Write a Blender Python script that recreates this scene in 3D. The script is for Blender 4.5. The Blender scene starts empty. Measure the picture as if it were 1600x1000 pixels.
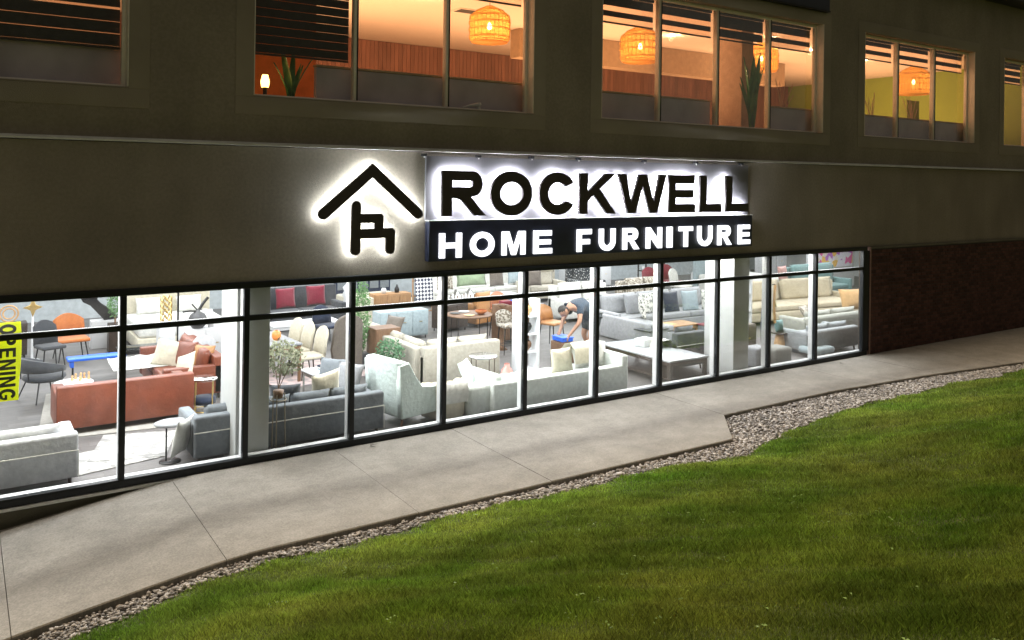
import bpy, bmesh, math, random
import numpy as np
from mathutils import Vector, Matrix
random.seed(7); rng = np.random.default_rng(7)
PI = math.pi; R = math.radians
sc = bpy.context.scene
C = sc.collection

# ---------------------------------------------------------------- camera
cam = bpy.data.cameras.new('camera'); camo = bpy.data.objects.new('camera', cam); C.objects.link(camo)
r_ = Vector((0.83232915, -0.55410785, 0.01388071)); u_ = Vector((-0.01235041, 0.00649648, 0.99990263)); f_ = Vector((0.55414407, 0.83241954, 0.00143625))
M = Matrix((r_, u_, -f_)).transposed().to_4x4(); M.translation = Vector((-1.7087, -11.1401, 3.8379)); camo.matrix_world = M
cam.sensor_width = 36; cam.lens = 29.25; cam.shift_y = -0.1394; cam.clip_end = 600; cam.clip_start = 0.05
sc.camera = camo
# ---------------------------------------------------------------- night sky, faint town glow, exposure
w = bpy.data.worlds.new('World'); sc.world = w; w.use_nodes = True
wn = w.node_tree.nodes; wl = w.node_tree.links
bg = wn['Background']; sky = wn.new('ShaderNodeTexSky'); sky.sky_type = 'NISHITA'; sky.sun_disc = False
sky.sun_elevation = R(48); sky.sun_rotation = R(200)
hs = wn.new('ShaderNodeHueSaturation'); hs.inputs['Saturation'].default_value = 0.12
mx = wn.new('ShaderNodeMixRGB'); mx.blend_type = 'MULTIPLY'; mx.inputs[0].default_value = 1; mx.inputs[2].default_value = (1, .87, .70, 1)
wl.new(sky.outputs[0], hs.inputs['Color']); wl.new(hs.outputs[0], mx.inputs[1]); wl.new(mx.outputs[0], bg.inputs[0])
bg.inputs[1].default_value = 0.019
sl = bpy.data.lights.new('sun', 'SUN'); sl.energy = 3.7; sl.angle = R(32); sl.color = (1, .80, .55)
so = bpy.data.objects.new('sun', sl); C.objects.link(so)
so.rotation_euler = Vector((0.03, -0.16, -0.98)).to_track_quat('-Z', 'Y').to_euler()
sc.view_settings.view_transform = 'Standard'; sc.view_settings.look = 'None'; sc.view_settings.exposure = 0; sc.view_settings.gamma = 1
sc.view_settings.use_curve_mapping = False
sc.render.engine = 'CYCLES'
sc.cycles.use_denoising = True
sc.cycles.max_bounces = 8; sc.cycles.transparent_max_bounces = 12; sc.cycles.sample_clamp_indirect = 6
sc.cycles.caustics_reflective = False; sc.cycles.caustics_refractive = False

def area_light(name, x, y, z, sx, sy, power, col, rot=(0, 0, 0)):
    l = bpy.data.lights.new(name, 'AREA'); l.shape = 'RECTANGLE'; l.size = sx; l.size_y = sy; l.energy = power; l.color = col
    o = bpy.data.objects.new(name, l); o.location = (x, y, z); o.rotation_euler = rot; C.objects.link(o); return o
# the shop's ceiling light panels (above the window heads, out of the photo)
for i, (x, wd) in enumerate([(-4, 4), (1.2, 4), (6.2, 4), (11.2, 4), (16.2, 4), (22, 5)]):
    area_light('shop_ceiling_light', x, 1.9, 2.93, wd, 1.6, 300, (.93, .97, 1))
    area_light('shop_ceiling_light', x, 6.2, 2.93, wd, 2.5, 225, (.95, .98, 1))
    area_light('shop_ceiling_light', x, 10.5, 2.93, wd, 2.5, 225, (.95, .98, 1))
# window wash lights along the head of the shop front, tipped towards the pavement
for x in (-4.5, 0.0, 4.5, 9.0, 12.9):
    area_light('window_wash_light', x, .55, 2.62, 4.3, .12, 135, (1, .96, .88), (R(-38), 0, 0))
# restaurant upstairs, warm
WARM = (1, .52, .25)
for x, wd, e in [(-3, 5, 160), (4, 5, 410), (10.5, 6, 420), (17.5, 5, 370), (22.5, 3.5, 260)]:
    area_light('restaurant_light', x, 4.6, 5.0, wd, 4.5, e, WARM, (PI, 0, 0))

# ---------------------------------------------------------------- materials
def mat(name, col, rough=.6, metal=0, var=.12, scale=8, bump=0.0, bscale=60, emit=None, estr=0, spec=.5, coat=0, island=0, ramp=None, obj=True, stretch=None, sheen=0):
    m = bpy.data.materials.new(name); m.use_nodes = True
    n = m.node_tree.nodes; l = m.node_tree.links; b = n['Principled BSDF']
    b.inputs['Roughness'].default_value = rough; b.inputs['Metallic'].default_value = metal
    b.inputs['Specular IOR Level'].default_value = spec; b.inputs['Coat Weight'].default_value = coat
    if sheen: b.inputs['Sheen Weight'].default_value = sheen
    tc = n.new('ShaderNodeTexCoord'); mp = n.new('ShaderNodeMapping')
    l.new(tc.outputs['Object'], mp.inputs[0])
    if stretch: mp.inputs['Scale'].default_value = stretch
    nt = n.new('ShaderNodeTexNoise'); nt.inputs['Scale'].default_value = scale; nt.inputs['Detail'].default_value = 5
    l.new(mp.outputs[0], nt.inputs['Vector'])
    cr = n.new('ShaderNodeValToRGB'); e = cr.color_ramp.elements
    c = Vector(col)
    if ramp:
        e[0].color = (*ramp[0], 1); e[1].color = (*ramp[1], 1)
    else:
        e[0].color = (*(c*(1-var)), 1); e[1].color = (*(c*(1+var)), 1)
    e[0].position = .3; e[1].position = .7
    l.new(nt.outputs[0], cr.inputs[0]); out = cr.outputs[0]
    if island:
        g = n.new('ShaderNodeNewGeometry'); mr = n.new('ShaderNodeMapRange'); mr.inputs[3].default_value = 1-island; mr.inputs[4].default_value = 1+island
        l.new(g.outputs['Random Per Island'], mr.inputs[0])
        mm = n.new('ShaderNodeMixRGB'); mm.blend_type = 'MULTIPLY'; mm.inputs[0].default_value = 1
        l.new(out, mm.inputs[1]); l.new(mr.outputs[0], mm.inputs[2]); out = mm.outputs[0]
    l.new(out, b.inputs['Base Color'])
    if bump:
        n2 = n.new('ShaderNodeTexNoise'); n2.inputs['Scale'].default_value = bscale; n2.inputs['Detail'].default_value = 3
        l.new(mp.outputs[0], n2.inputs['Vector'])
        bp = n.new('ShaderNodeBump'); bp.inputs['Strength'].default_value = bump; bp.inputs['Distance'].default_value = .02
        l.new(n2.outputs[0], bp.inputs['Height']); l.new(bp.outputs[0], b.inputs['Normal'])
    if emit:
        b.inputs['Emission Color'].default_value = (*emit, 1); b.inputs['Emission Strength'].default_value = estr
    return m
def fabric(name, col, var=.1, **k):
    col = tuple(c*.68 for c in col)
    k.setdefault('bump', .55); k.setdefault('bscale', 13); k.setdefault('scale', 14)
    return mat(name, col, rough=.9, var=var, spec=.2, sheen=.15, **k)
def pattern(name, c1, c2, scale=16, kind='voronoi', thr=.5):
    m = fabric(name, c1); n = m.node_tree.nodes; l = m.node_tree.links; b = n['Principled BSDF']
    tc = n.new('ShaderNodeTexCoord')
    if kind == 'voronoi':
        t = n.new('ShaderNodeTexVoronoi'); t.inputs['Scale'].default_value = scale; f = t.outputs['Distance']
        l.new(tc.outputs['Object'], t.inputs['Vector'])
    elif kind == 'noise':
        t = n.new('ShaderNodeTexNoise'); t.inputs['Scale'].default_value = scale; t.inputs['Detail'].default_value = 3; f = t.outputs[0]
        l.new(tc.outputs['Object'], t.inputs['Vector'])
    elif kind == 'plaid':
        t = n.new('ShaderNodeTexWave'); t.inputs['Scale'].default_value = scale; t.bands_direction = 'X'
        t2 = n.new('ShaderNodeTexWave'); t2.inputs['Scale'].default_value = scale; t2.bands_direction = 'Z'
        l.new(tc.outputs['Object'], t.inputs['Vector']); l.new(tc.outputs['Object'], t2.inputs['Vector'])
        a = n.new('ShaderNodeMath'); a.operation = 'ADD'; l.new(t.outputs[1], a.inputs[0]); l.new(t2.outputs[1], a.inputs[1])
        d = n.new('ShaderNodeMath'); d.operation = 'MULTIPLY'; d.inputs[1].default_value = .5; l.new(a.outputs[0], d.inputs[0]); f = d.outputs[0]
    cr = n.new('ShaderNodeValToRGB'); cr.color_ramp.elements[0].position = thr-.05; cr.color_ramp.elements[1].position = thr+.05
    cr.color_ramp.elements[0].color = (*c1, 1); cr.color_ramp.elements[1].color = (*c2, 1)
    l.new(f, cr.inputs[0]); l.new(cr.outputs[0], b.inputs['Base Color'])
    return m
def glass_mat(name, tint=(.96, .98, .97), rough=0.0, refl=1.0):
    m = bpy.data.materials.new(name); m.use_nodes = True; n = m.node_tree.nodes; l = m.node_tree.links; n.clear()
    o = n.new('ShaderNodeOutputMaterial'); mix = n.new('ShaderNodeMixShader'); t = n.new('ShaderNodeBsdfTransparent'); g = n.new('ShaderNodeBsdfGlossy')
    t.inputs[0].default_value = (*tint, 1); g.inputs['Roughness'].default_value = rough
    fr = n.new('ShaderNodeFresnel'); fr.inputs[0].default_value = 1.45
    mu = n.new('ShaderNodeMath'); mu.operation = 'MULTIPLY'; mu.inputs[1].default_value = refl
    l.new(fr.outputs[0], mu.inputs[0]); l.new(mu.outputs[0], mix.inputs[0]); l.new(t.outputs[0], mix.inputs[1]); l.new(g.outputs[0], mix.inputs[2])
    d = n.new('ShaderNodeBsdfTranslucent'); d.inputs[0].default_value = (.9, .9, .88, 1); m2 = n.new('ShaderNodeMixShader'); tc = n.new('ShaderNodeTexCoord'); mp = n.new('ShaderNodeMapping'); mp.inputs['Scale'].default_value = (1.3, 1, .7)
    nt = n.new('ShaderNodeTexNoise'); nt.inputs['Scale'].default_value = 2.2; nt.inputs['Detail'].default_value = 6; mr = n.new('ShaderNodeMapRange'); mr.inputs[1].default_value = .4; mr.inputs[2].default_value = .75; mr.inputs[3].default_value = .001; mr.inputs[4].default_value = .010
    l.new(tc.outputs['Object'], mp.inputs[0]); l.new(mp.outputs[0], nt.inputs[0]); l.new(nt.outputs[0], mr.inputs[0]); l.new(mr.outputs[0], m2.inputs[0]); l.new(mix.outputs[0], m2.inputs[1]); l.new(d.outputs[0], m2.inputs[2]); l.new(m2.outputs[0], o.inputs[0])
    return m
def emis(name, col, s):
    m = bpy.data.materials.new(name); m.use_nodes = True; n = m.node_tree.nodes; b = n['Principled BSDF']
    b.inputs['Base Color'].default_value = (*[min(1, c) for c in col], 1); b.inputs['Emission Color'].default_value = (*col, 1); b.inputs['Emission Strength'].default_value = s
    return m
def sheer_mat(name, col, a=.5):
    m = bpy.data.materials.new(name); m.use_nodes = True; n = m.node_tree.nodes; l = m.node_tree.links; n.clear()
    o = n.new('ShaderNodeOutputMaterial'); mix = n.new('ShaderNodeMixShader'); t = n.new('ShaderNodeBsdfTransparent'); tr = n.new('ShaderNodeBsdfTranslucent'); tr.inputs[0].default_value = (*col, 1)
    mix.inputs[0].default_value = a; l.new(t.outputs[0], mix.inputs[1]); l.new(tr.outputs[0], mix.inputs[2]); l.new(mix.outputs[0], o.inputs[0]); return m

m_stucco = mat('stucco', (.315, .270, .218), rough=.93, var=.05, scale=.9, bump=.35, bscale=90)
m_stucco2 = mat('stucco_trim', (.32, .275, .222), rough=.93, var=.06, scale=1.2, bump=.3, bscale=90)
m_found = mat('foundation_render', (.13, .12, .09), rough=.95, var=.15, scale=2, bump=.3)
m_black = mat('black_aluminium', (.005, .007, .010), rough=.42, metal=.2, var=.2)
m_white = mat('white_painted_metal', (.8, .82, .84), rough=.35, var=.03)
m_flash = mat('galvanised_flashing', (.7, .7, .68), rough=.45, metal=.2, var=.15, scale=5)
m_cream = mat('cream_window_frame', (.85, .79, .70), rough=.45, var=.05)
m_glass = glass_mat('shop_glass', (.985,.99,.985), refl=.3)
m_glass2 = glass_mat('upper_glass', (.96, .96, .95), refl=.3)
m_brick = mat('brick', (.085, .036, .028), rough=.9, var=.25, scale=9, bump=.4, island=.35)
m_mortar = mat('mortar', (.05, .04, .036), rough=.95, bump=.3)
m_conc = mat('concrete', (.285, .262, .232), rough=.9, var=.06, scale=1.6, bump=.25, bscale=120)
m_soil = mat('lawn_soil', (.055, .075, .02), rough=1, var=.3, scale=3, bump=.5, bscale=40)
m_gravbed = mat('gravel_bed', (.10, .085, .07), rough=1, var=.4, scale=30, bump=.8, bscale=60)
m_floor = mat('vinyl_plank', (.135, .128, .125), rough=.42, var=.22, scale=3, stretch=(1.2, 14, 1), island=.16, bump=.05)
m_wallw = mat('interior_white_paint', (.60, .61, .62), rough=.7, var=.02)
m_ceil = mat('ceiling_white', (.75, .75, .74), rough=.9, var=.03)
m_grey_wall = mat('column_paint', (.5, .52, .52), rough=.6, var=.03)
m_chrome = mat('steel', (.6, .6, .58), rough=.25, metal=1, var=.05)
m_gold = mat('brushed_gold', (.75, .55, .22), rough=.3, metal=.9, var=.1)
m_dark = mat('dark_metal', (.02, .02, .022), rough=.4, metal=.4)
m_wood_d = mat('dark_wood', (.035, .022, .016), rough=.4, var=.3, scale=6, stretch=(1, 8, 1))
m_wood = mat('tan_wood', (.36, .20, .09), rough=.5, var=.25, scale=6, stretch=(8, 1, 1))
m_brownw = mat('brown_wood', (.16, .085, .045), rough=.5, var=.25, scale=6, stretch=(8, 1, 1))

# texture on the stucco: long faint rain stains
def stains(m, s=(1.6, 1.6, .25), amt=.35):
    n = m.node_tree.nodes; l = m.node_tree.links; b = n['Principled BSDF']; src = b.inputs['Base Color'].links[0].from_socket
    tc = n.new('ShaderNodeTexCoord'); mp = n.new('ShaderNodeMapping'); mp.inputs['Scale'].default_value = s
    nt = n.new('ShaderNodeTexNoise'); nt.inputs['Scale'].default_value = 1.0; nt.inputs['Detail'].default_value = 6
    l.new(tc.outputs['Object'], mp.inputs[0]); l.new(mp.outputs[0], nt.inputs[0])
    mr = n.new('ShaderNodeMapRange'); mr.inputs[1].default_value = .35; mr.inputs[2].default_value = .65; mr.inputs[3].default_value = 1-amt; mr.inputs[4].default_value = 1+amt*.3
    l.new(nt.outputs[0], mr.inputs[0]); mm = n.new('ShaderNodeMixRGB'); mm.blend_type = 'MULTIPLY'; mm.inputs[0].default_value = 1
    l.new(src, mm.inputs[1]); l.new(mr.outputs[0], mm.inputs[2]); l.new(mm.outputs[0], b.inputs['Base Color'])
stains(m_stucco, (.6, .6, .5), .22); stains(m_stucco, (2.2, 2, .35), .08); stains(m_stucco, (25, 25, 25), .12); stains(m_stucco2, (.6, .6, .5), .15); stains(m_conc, (.9, 1.1, 1), .13); stains(m_conc, (3.2, 4.2, 1), .13); stains(m_conc, (45, 45, 1), .22); stains(m_conc, (14, 14, 1), .10)

# ---------------------------------------------------------------- mesh builder
class MB:
    def __init__(s): s.v = []; s.f = []; s.sm = []
    def add(s, vs, fs, smooth=False, M=None):
        k = len(s.v)
        s.v += [tuple(M @ Vector(p)) if M is not None else tuple(p) for p in vs]
        s.f += [tuple(i+k for i in f) for f in fs]; s.sm += [smooth]*len(fs); return s
    def box(s, x0, x1, y0, y1, z0, z1, bev=0, M=None, seg=2):
        if bev <= 0:
            vs = [(x, y, z) for x in (x0, x1) for y in (y0, y1) for z in (z0, z1)]
            return s.add(vs, [(0, 1, 3, 2), (4, 6, 7, 5), (0, 4, 5, 1), (2, 3, 7, 6), (0, 2, 6, 4), (1, 5, 7, 3)], False, M)
        bm = bmesh.new(); bmesh.ops.create_cube(bm, size=1)
        for q in bm.verts: q.co = Vector(((x0+x1)/2+q.co.x*(x1-x0), (y0+y1)/2+q.co.y*(y1-y0), (z0+z1)/2+q.co.z*(z1-z0)))
        bev = min(bev, .45*min(x1-x0, y1-y0, z1-z0))
        bmesh.ops.bevel(bm, geom=bm.edges[:], offset=bev, segments=seg, affect='EDGES', profile=.6)
        bm.verts.index_update(); s.add([q.co.copy() for q in bm.verts], [[q.index for q in f.verts] for f in bm.faces], True, M); bm.free(); return s
    def cyl(s, p0, p1, r0, r1=None, n=10, caps=True, smooth=True):
        r1 = r0 if r1 is None else r1; p0 = Vector(p0); p1 = Vector(p1); d = (p1-p0).normalized()
        a = d.orthogonal().normalized(); b = d.cross(a)
        vs = []
        for p, r in ((p0, r0), (p1, r1)):
            for i in range(n): t = 2*PI*i/n; vs.append(p+(a*math.cos(t)+b*math.sin(t))*r)
        fs = [(i, (i+1) % n, n+(i+1) % n, n+i) for i in range(n)]
        s.add(vs, fs, smooth)
        if caps: s.add(vs, [tuple(range(n))[::-1], tuple(range(n, 2*n))], False)
        return s
    def tube(s, pts, r, n=8):
        for i in range(len(pts)-1):
            s.cyl(pts[i], pts[i+1], r, r, n)
        return s
    def lathe(s, prof, x=0, y=0, z=0, n=20, squash=1):
        vs = []; m = len(prof)
        for i in range(n):
            t = 2*PI*i/n
            for (r, h) in prof: vs.append((x+r*math.cos(t), y+r*math.sin(t)*squash, z+h))
        fs = []
        for i in range(n):
            j = (i+1) % n
            for k in range(m-1): fs.append((i*m+k, j*m+k, j*m+k+1, i*m+k+1))
        return s.add(vs, fs, True)
    def pillow(s, w_, h_, t_, M=None, n=10, box=0.0, pinch=.07):
        vs = []; idx = {}
        sd = random.random()*50
        for side in (1, -1):
            for i in range(n+1):
                for j in range(n+1):
                    u = -1+2*i/n; v = -1+2*j/n
                    if side == -1 and (i in (0, n) or j in (0, n)): idx[(side, i, j)] = idx[(1, i, j)]; continue
                    prof = ((1-u**4 if box else 1-u*u)*(1-v**4 if box else 1-v*v))**.5
                    x = w_/2*u*(1-pinch*(1-v*v)); z = h_/2*v*(1-pinch*(1-u*u))
                    y = side*t_/2*prof*(1+.12*math.sin(5*u+sd)*math.cos(4*v+sd))
                    idx[(side, i, j)] = len(vs); vs.append((x, y, z))
        fs = []
        for side in (1, -1):
            for i in range(n):
                for j in range(n):
                    q = [idx[(side, i, j)], idx[(side, i+1, j)], idx[(side, i+1, j+1)], idx[(side, i, j+1)]]
                    fs.append(tuple(q if side == -1 else q[::-1]))
        return s.add(vs, fs, True, M)
    def sheet(s, prof, wd, amp=.02, nf=5, thick=.012, axis='x', n=16, M=None):
        # cloth strip: profile (y,z) points swept across its width with folds
        vs = []; m = len(prof)
        for i in range(n+1):
            u = i/n; x = (u-.5)*wd
            for k, (y, z) in enumerate(prof):
                o = amp*math.sin(u*nf*2*PI+.7*k)*(k/(m-1)*.8+.2)
                vs.append((x+.3*o, y+o, z+.25*o))
        fs = [(i*m+k, (i+1)*m+k, (i+1)*m+k+1, i*m+k+1) for i in range(n) for k in range(m-1)]
        return s.add(vs, fs, True, M)
    def build(s, name, m, parent=None, loc=None, rz=0):
        me = bpy.data.meshes.new(name); me.from_pydata(s.v, [], s.f); me.validate(); me.update()
        if any(s.sm) and len(me.polygons) == len(s.sm): me.polygons.foreach_set('use_smooth', s.sm)
        me.materials.append(m); o = bpy.data.objects.new(name, me); C.objects.link(o)
        if parent: o.parent = parent
        if loc is not None: o.location = loc; o.rotation_euler = (0, 0, rz)
        return o
def fixnormals(o):
    bm = bmesh.new(); bm.from_mesh(o.data); bmesh.ops.recalc_face_normals(bm, faces=bm.faces); bm.to_mesh(o.data); bm.free(); return o
def thing(name, label, cat, loc=(0, 0, 0), rz=0, group=None):
    o = bpy.data.objects.new(name, None); C.objects.link(o); o.location = loc; o.rotation_euler = (0, 0, rz); o.empty_display_size = .2
    o['label'] = label; o['category'] = cat
    if group: o['group'] = group
    return o
def tag(o, label, cat, group=None, kind=None):
    if label: o['label'] = label
    if cat: o['category'] = cat
    if group: o['group'] = group
    if kind: o['kind'] = kind
    return o
def struct(o): o['kind'] = 'structure'; return o
def lerp_tab(x, tab):
    if x <= tab[0][0]: return tab[0][1]
    for (a, b), (c, d) in zip(tab, tab[1:]):
        if x <= c: return b+(d-b)*(x-a)/(c-a)
    return tab[-1][1]

# ---------------------------------------------------------------- ground, sidewalk, gravel, lawn
def zr(x):                       # walkway level: flat, ramping down to the left
    if x > 1.0: return 0.0
    d = 1.0-x; return -.145*d*d/(d+.7) if d < 9 else -.145*81/9.7
OUT = [(-30, -2.62), (7.97, -2.65), (8.83, -1.71), (11.8, -1.66), (14.5, -1.85), (17.7, -2.25), (22, -3.0), (40, -6.0)]
GE = [(-30, -3.25), (-1.2, -2.92), (0, -2.84), (1.5, -2.82), (2.6, -2.81), (4.5, -2.82), (6, -2.9), (7.5, -3.08), (8.7, -2.84), (10.3, -2.44), (13, -2.36), (16.7, -2.50), (22, -3.4), (40, -6.4)]
def yo(x): return lerp_tab(x, OUT)
def ge(x): return lerp_tab(x, GE)+.05*math.sin(x*2.3)+.03*math.sin(x*7.1)
def gz(x, y):
    s = ge(x)-y
    base = zr(x)-.09
    if s <= 0: return base
    s = min(s, 16)
    b = .06*math.sin(x*.55+1.2)*math.sin(y*.8+.4)+.03*math.sin(x*1.7+y*1.1)
    return base+.06*min(1, s/.12)+.265*s*s/(s+.5)+b*min(1, s/1.5)
xs = sorted(set([-90, -60, -40, -25, -16, -12]+[round(-9+.25*i, 3) for i in range(140)]+[28, 32, 38, 50, 70, 100]))
ys = sorted(set([-90, -60, -40, -30, -24, -20]+[round(-16+.2*i, 3) for i in range(70)]+[-2.4, -2.2, -1.5, 0, 5, 40, 90]))
vs = [(x, y, (gz(x, y) if y < -2.45 else zr(x)-.5) if abs(x) < 45 else gz(max(-30, min(40, x)), min(y, -3)) if y < -2.45 else -.6) for x in xs for y in ys]
ny = len(ys)
g = MB(); g.add(vs, [(i*ny+j, (i+1)*ny+j, (i+1)*ny+j+1, i*ny+j+1) for i in range(len(xs)-1) for j in range(ny-1)], True)
struct(g.build('ground', m_soil))

# gravel bed strip
g = MB(); gx = [(-9+.2*i) for i in range(190)]
vs = []
for x in gx: vs += [(x, yo(x)+.35, zr(x)-.10), (x, ge(x)-.06, zr(x)-.075)]
g.add(vs, [(2*i, 2*i+1, 2*i+3, 2*i+2) for i in range(len(gx)-1)])
struct(g.build('gravel_bed', m_gravbed))

# pavement: one object per slab
joints = [-9.0, -7.0, -5.1, -3.2, -1.27, .58, 2.73, 4.62, 6.55, 8.83, 10.9, 12.9, 14.9, 17.0, 19.2, 21.6, 24.0, 26.5]
walk = bpy.data.objects.new('pavement', None); C.objects.link(walk); walk['kind'] = 'structure'
for a, b in zip(joints, joints[1:]):
    xa, xb = a+.0035, b-.0035
    cols = sorted(set([xa, xb]+[c for c in [round(xa+.25*i, 3) for i in range(1, 12)]+[7.97] if xa < c < xb]))
    m = MB(); dz = random.uniform(-.003, .003)
    n = 7
    vs = []
    for x in cols:
        y0 = yo(x); y1 = -.06; z = zr(x)+dz
        row = [(x, y0, z-.14), (x, y0, z-.012), (x, y0+.012, z)]+[(x, y0+.012+(y1-y0-.012)*k/5, z) for k in range(1, 6)]+[(x, y1, z-.14)]
        vs += row
    k = 9
    fs = [(i*k+j, i*k+j+1, (i+1)*k+j+1, (i+1)*k+j) for i in range(len(cols)-1) for j in range(k-1)]
    fs += [tuple(range(k))[::-1], tuple((len(cols)-1)*k+j for j in range(k))]
    m.add(vs, fs); fixnormals(m.build('slab', m_conc, walk))
g = MB(); g.add([(x, y, zr(x)-.1) for x in gx for y in (-2.7, .0)], [(2*i, 2*i+2, 2*i+3, 2*i+1) for i in range(len(gx)-1)])
g.v = [(x, (yo(x)+.05 if y < -1 else y), z) for x, y, z in g.v]
g.build('joint_bed', mat('dark_joint', (.06, .052, .042), rough=1), walk)

# pebbles
ico = bmesh.new(); bmesh.ops.create_icosphere(ico, subdivisions=1, radius=1); iv = np.array([v.co[:] for v in ico.verts]); ifc = np.array([[v.index for v in f.verts] for f in ico.faces]); ico.free()
def scatter(name, P, S, m, label, cat, squash=.65):
    n = len(P); T = np.empty((n, len(iv), 3))
    a = rng.uniform(0, 2*PI, n); sx = S*rng.uniform(.75, 1.35, n); sy = S*rng.uniform(.6, 1.0, n); sz = S*squash*rng.uniform(.6, 1.1, n)
    jit = 1+rng.uniform(-.22, .22, (n, len(iv), 1))
    L = iv[None]*jit*np.stack([sx, sy, sz], 1)[:, None]
    ti = rng.uniform(-.4, .4, n)
    y2 = L[..., 1]*np.cos(ti)[:, None]-L[..., 2]*np.sin(ti)[:, None]; z2 = L[..., 1]*np.sin(ti)[:, None]+L[..., 2]*np.cos(ti)[:, None]
    T[..., 0] = L[..., 0]*np.cos(a)[:, None]-y2*np.sin(a)[:, None]+P[:, None, 0]
    T[..., 1] = L[..., 0]*np.sin(a)[:, None]+y2*np.cos(a)[:, None]+P[:, None, 1]
    T[..., 2] = z2+P[:, None, 2]
    F = (ifc[None]+(np.arange(n)*len(iv))[:, None, None]).reshape(-1, 3)
    return rawmesh(name, T.reshape(-1, 3), F, m)
def rawmesh(name, V, F, m):
    me = bpy.data.meshes.new(name); me.vertices.add(len(V)); me.vertices.foreach_set('co', V.astype(np.float32).ravel())
    k = F.shape[1]; me.loops.add(F.size); me.loops.foreach_set('vertex_index', F.astype(np.int32).ravel())
    me.polygons.add(len(F)); me.polygons.foreach_set('loop_start', np.arange(0, F.size, k, dtype=np.int32)); me.polygons.foreach_set('loop_total', np.full(len(F), k, dtype=np.int32))
    me.update(); me.validate(); me.materials.append(m); o = bpy.data.objects.new(name, me); C.objects.link(o); return o
m_peb = mat('pebbles', (.30, .275, .255), rough=.8, var=.25, scale=4, island=.6)
pts = []; sz = []
while len(pts) < 19000:
    x = random.uniform(-4, 22) if random.random() < .75 else random.uniform(7.9, 17)
    y = random.uniform(ge(x)-.12, yo(x)-.01)
    if y < ge(x) and random.random() < .55: continue
    s = random.uniform(.014, .031) if random.random() < .85 else random.uniform(.025, .042)
    if x < 3: s *= .78
    if y > yo(x)-s*.8: continue
    pts.append((x, y, zr(x)-.078+random.uniform(0, .035)+(.03 if y < ge(x) else 0))); sz.append(s)
tag(scatter('gravel', np.array(pts), np.array(sz), m_peb, '', ''), 'pale river pebbles filling the strip between the pavement and the lawn', 'gravel', kind='stuff')

# grass blades
m_grass = mat('grass_blades', (.1, .2, .03), rough=.55, spec=.3, scale=.75, ramp=((.185, .35, .036), (.43, .50, .10)), island=.6)
stains(m_grass, (.45, .8, 1), .3); stains(m_grass, (3, 3.5, 1), .2)
n_ = m_grass.node_tree.nodes; l_ = m_grass.node_tree.links; b_ = n_['Principled BSDF']; src = b_.inputs['Base Color'].links[0].from_socket
tr = n_.new('ShaderNodeBsdfTranslucent'); l_.new(src, tr.inputs[0]); ms = n_.new('ShaderNodeMixShader'); ms.inputs[0].default_value = .35
l_.new(b_.outputs[0], ms.inputs[1]); l_.new(tr.outputs[0], ms.inputs[2]); l_.new(ms.outputs[0], n_['Material Output'].inputs[0])
gzv = np.vectorize(gz); gev = np.vectorize(ge)
cx, cy = -1.71, -11.14
fv = np.array([.554, .832]); rv = np.array([.832, -.554])
def blades(name, N, dmin, dmax, hmul, wmul, p=1.0):
    out = []
    while sum(len(o) for o in out) < N:
        d = dmin+(dmax-dmin)*rng.uniform(0, 1, N)**p; t = rng.uniform(-.70, .70, N)
        x = cx+fv[0]*d+rv[0]*d*t; y = cy+fv[1]*d+rv[1]*d*t
        e = gev(x); s = e-y
        k = (s > -.32) & (rng.uniform(0, 1, N) < np.clip(s/.28+.10, .025, 1))
        z = gzv(x[k], y[k]); depth = d[k]
        py = 277+1300*(3.838-z)/depth
        q = (py < 1060)
        out.append(np.stack([x[k][q], y[k][q], z[q], s[k][q], depth[q]], 1))
    P = np.concatenate(out)[:N]; n = len(P)
    clump = .75+.35*np.sin(P[:, 0]*3.1+2*np.sin(P[:, 1]*2.3))*np.sin(P[:, 1]*4.1)+.25*np.sin(P[:, 0]*11+P[:, 1]*7)
    h = hmul*rng.uniform(.55, 1.25, n)*np.clip(clump, .5, 1.25)*np.clip(.5+P[:, 3]*1.3, .4, 1)
    wd = wmul*rng.uniform(.7, 1.3, n)*np.clip(P[:, 4]/7, .7, 2.4)
    a = rng.uniform(0, 2*PI, n); dx = np.cos(a)*wd/2; dy = np.sin(a)*wd/2
    la = rng.uniform(0, 2*PI, n); le = h*rng.uniform(.1, .75, n)
    V = np.empty((n, 4, 3)); z0 = P[:, 2]-.005
    V[:, 0] = np.stack([P[:, 0]-dx, P[:, 1]-dy, z0], 1); V[:, 1] = np.stack([P[:, 0]+dx, P[:, 1]+dy, z0], 1)
    V[:, 2] = np.stack([P[:, 0]+dx*.7+le*.4*np.cos(la), P[:, 1]+dy*.7+le*.4*np.sin(la), z0+h*.6], 1)
    V[:, 3] = np.stack([P[:, 0]+le*np.cos(la), P[:, 1]+le*np.sin(la), z0+h], 1)
    i = np.arange(n)*4
    F = np.concatenate([np.stack([i, i+1, i+2], 1), np.stack([i, i+2, i+3], 1)])
    return rawmesh(name, V.reshape(-1, 3), F, m_grass)
tag(blades('grass', 520000, 3.2, 24, .062, .0062, 1.15), 'short mown green lawn sloping up beside the gravel strip', 'grass', kind='stuff')
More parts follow.
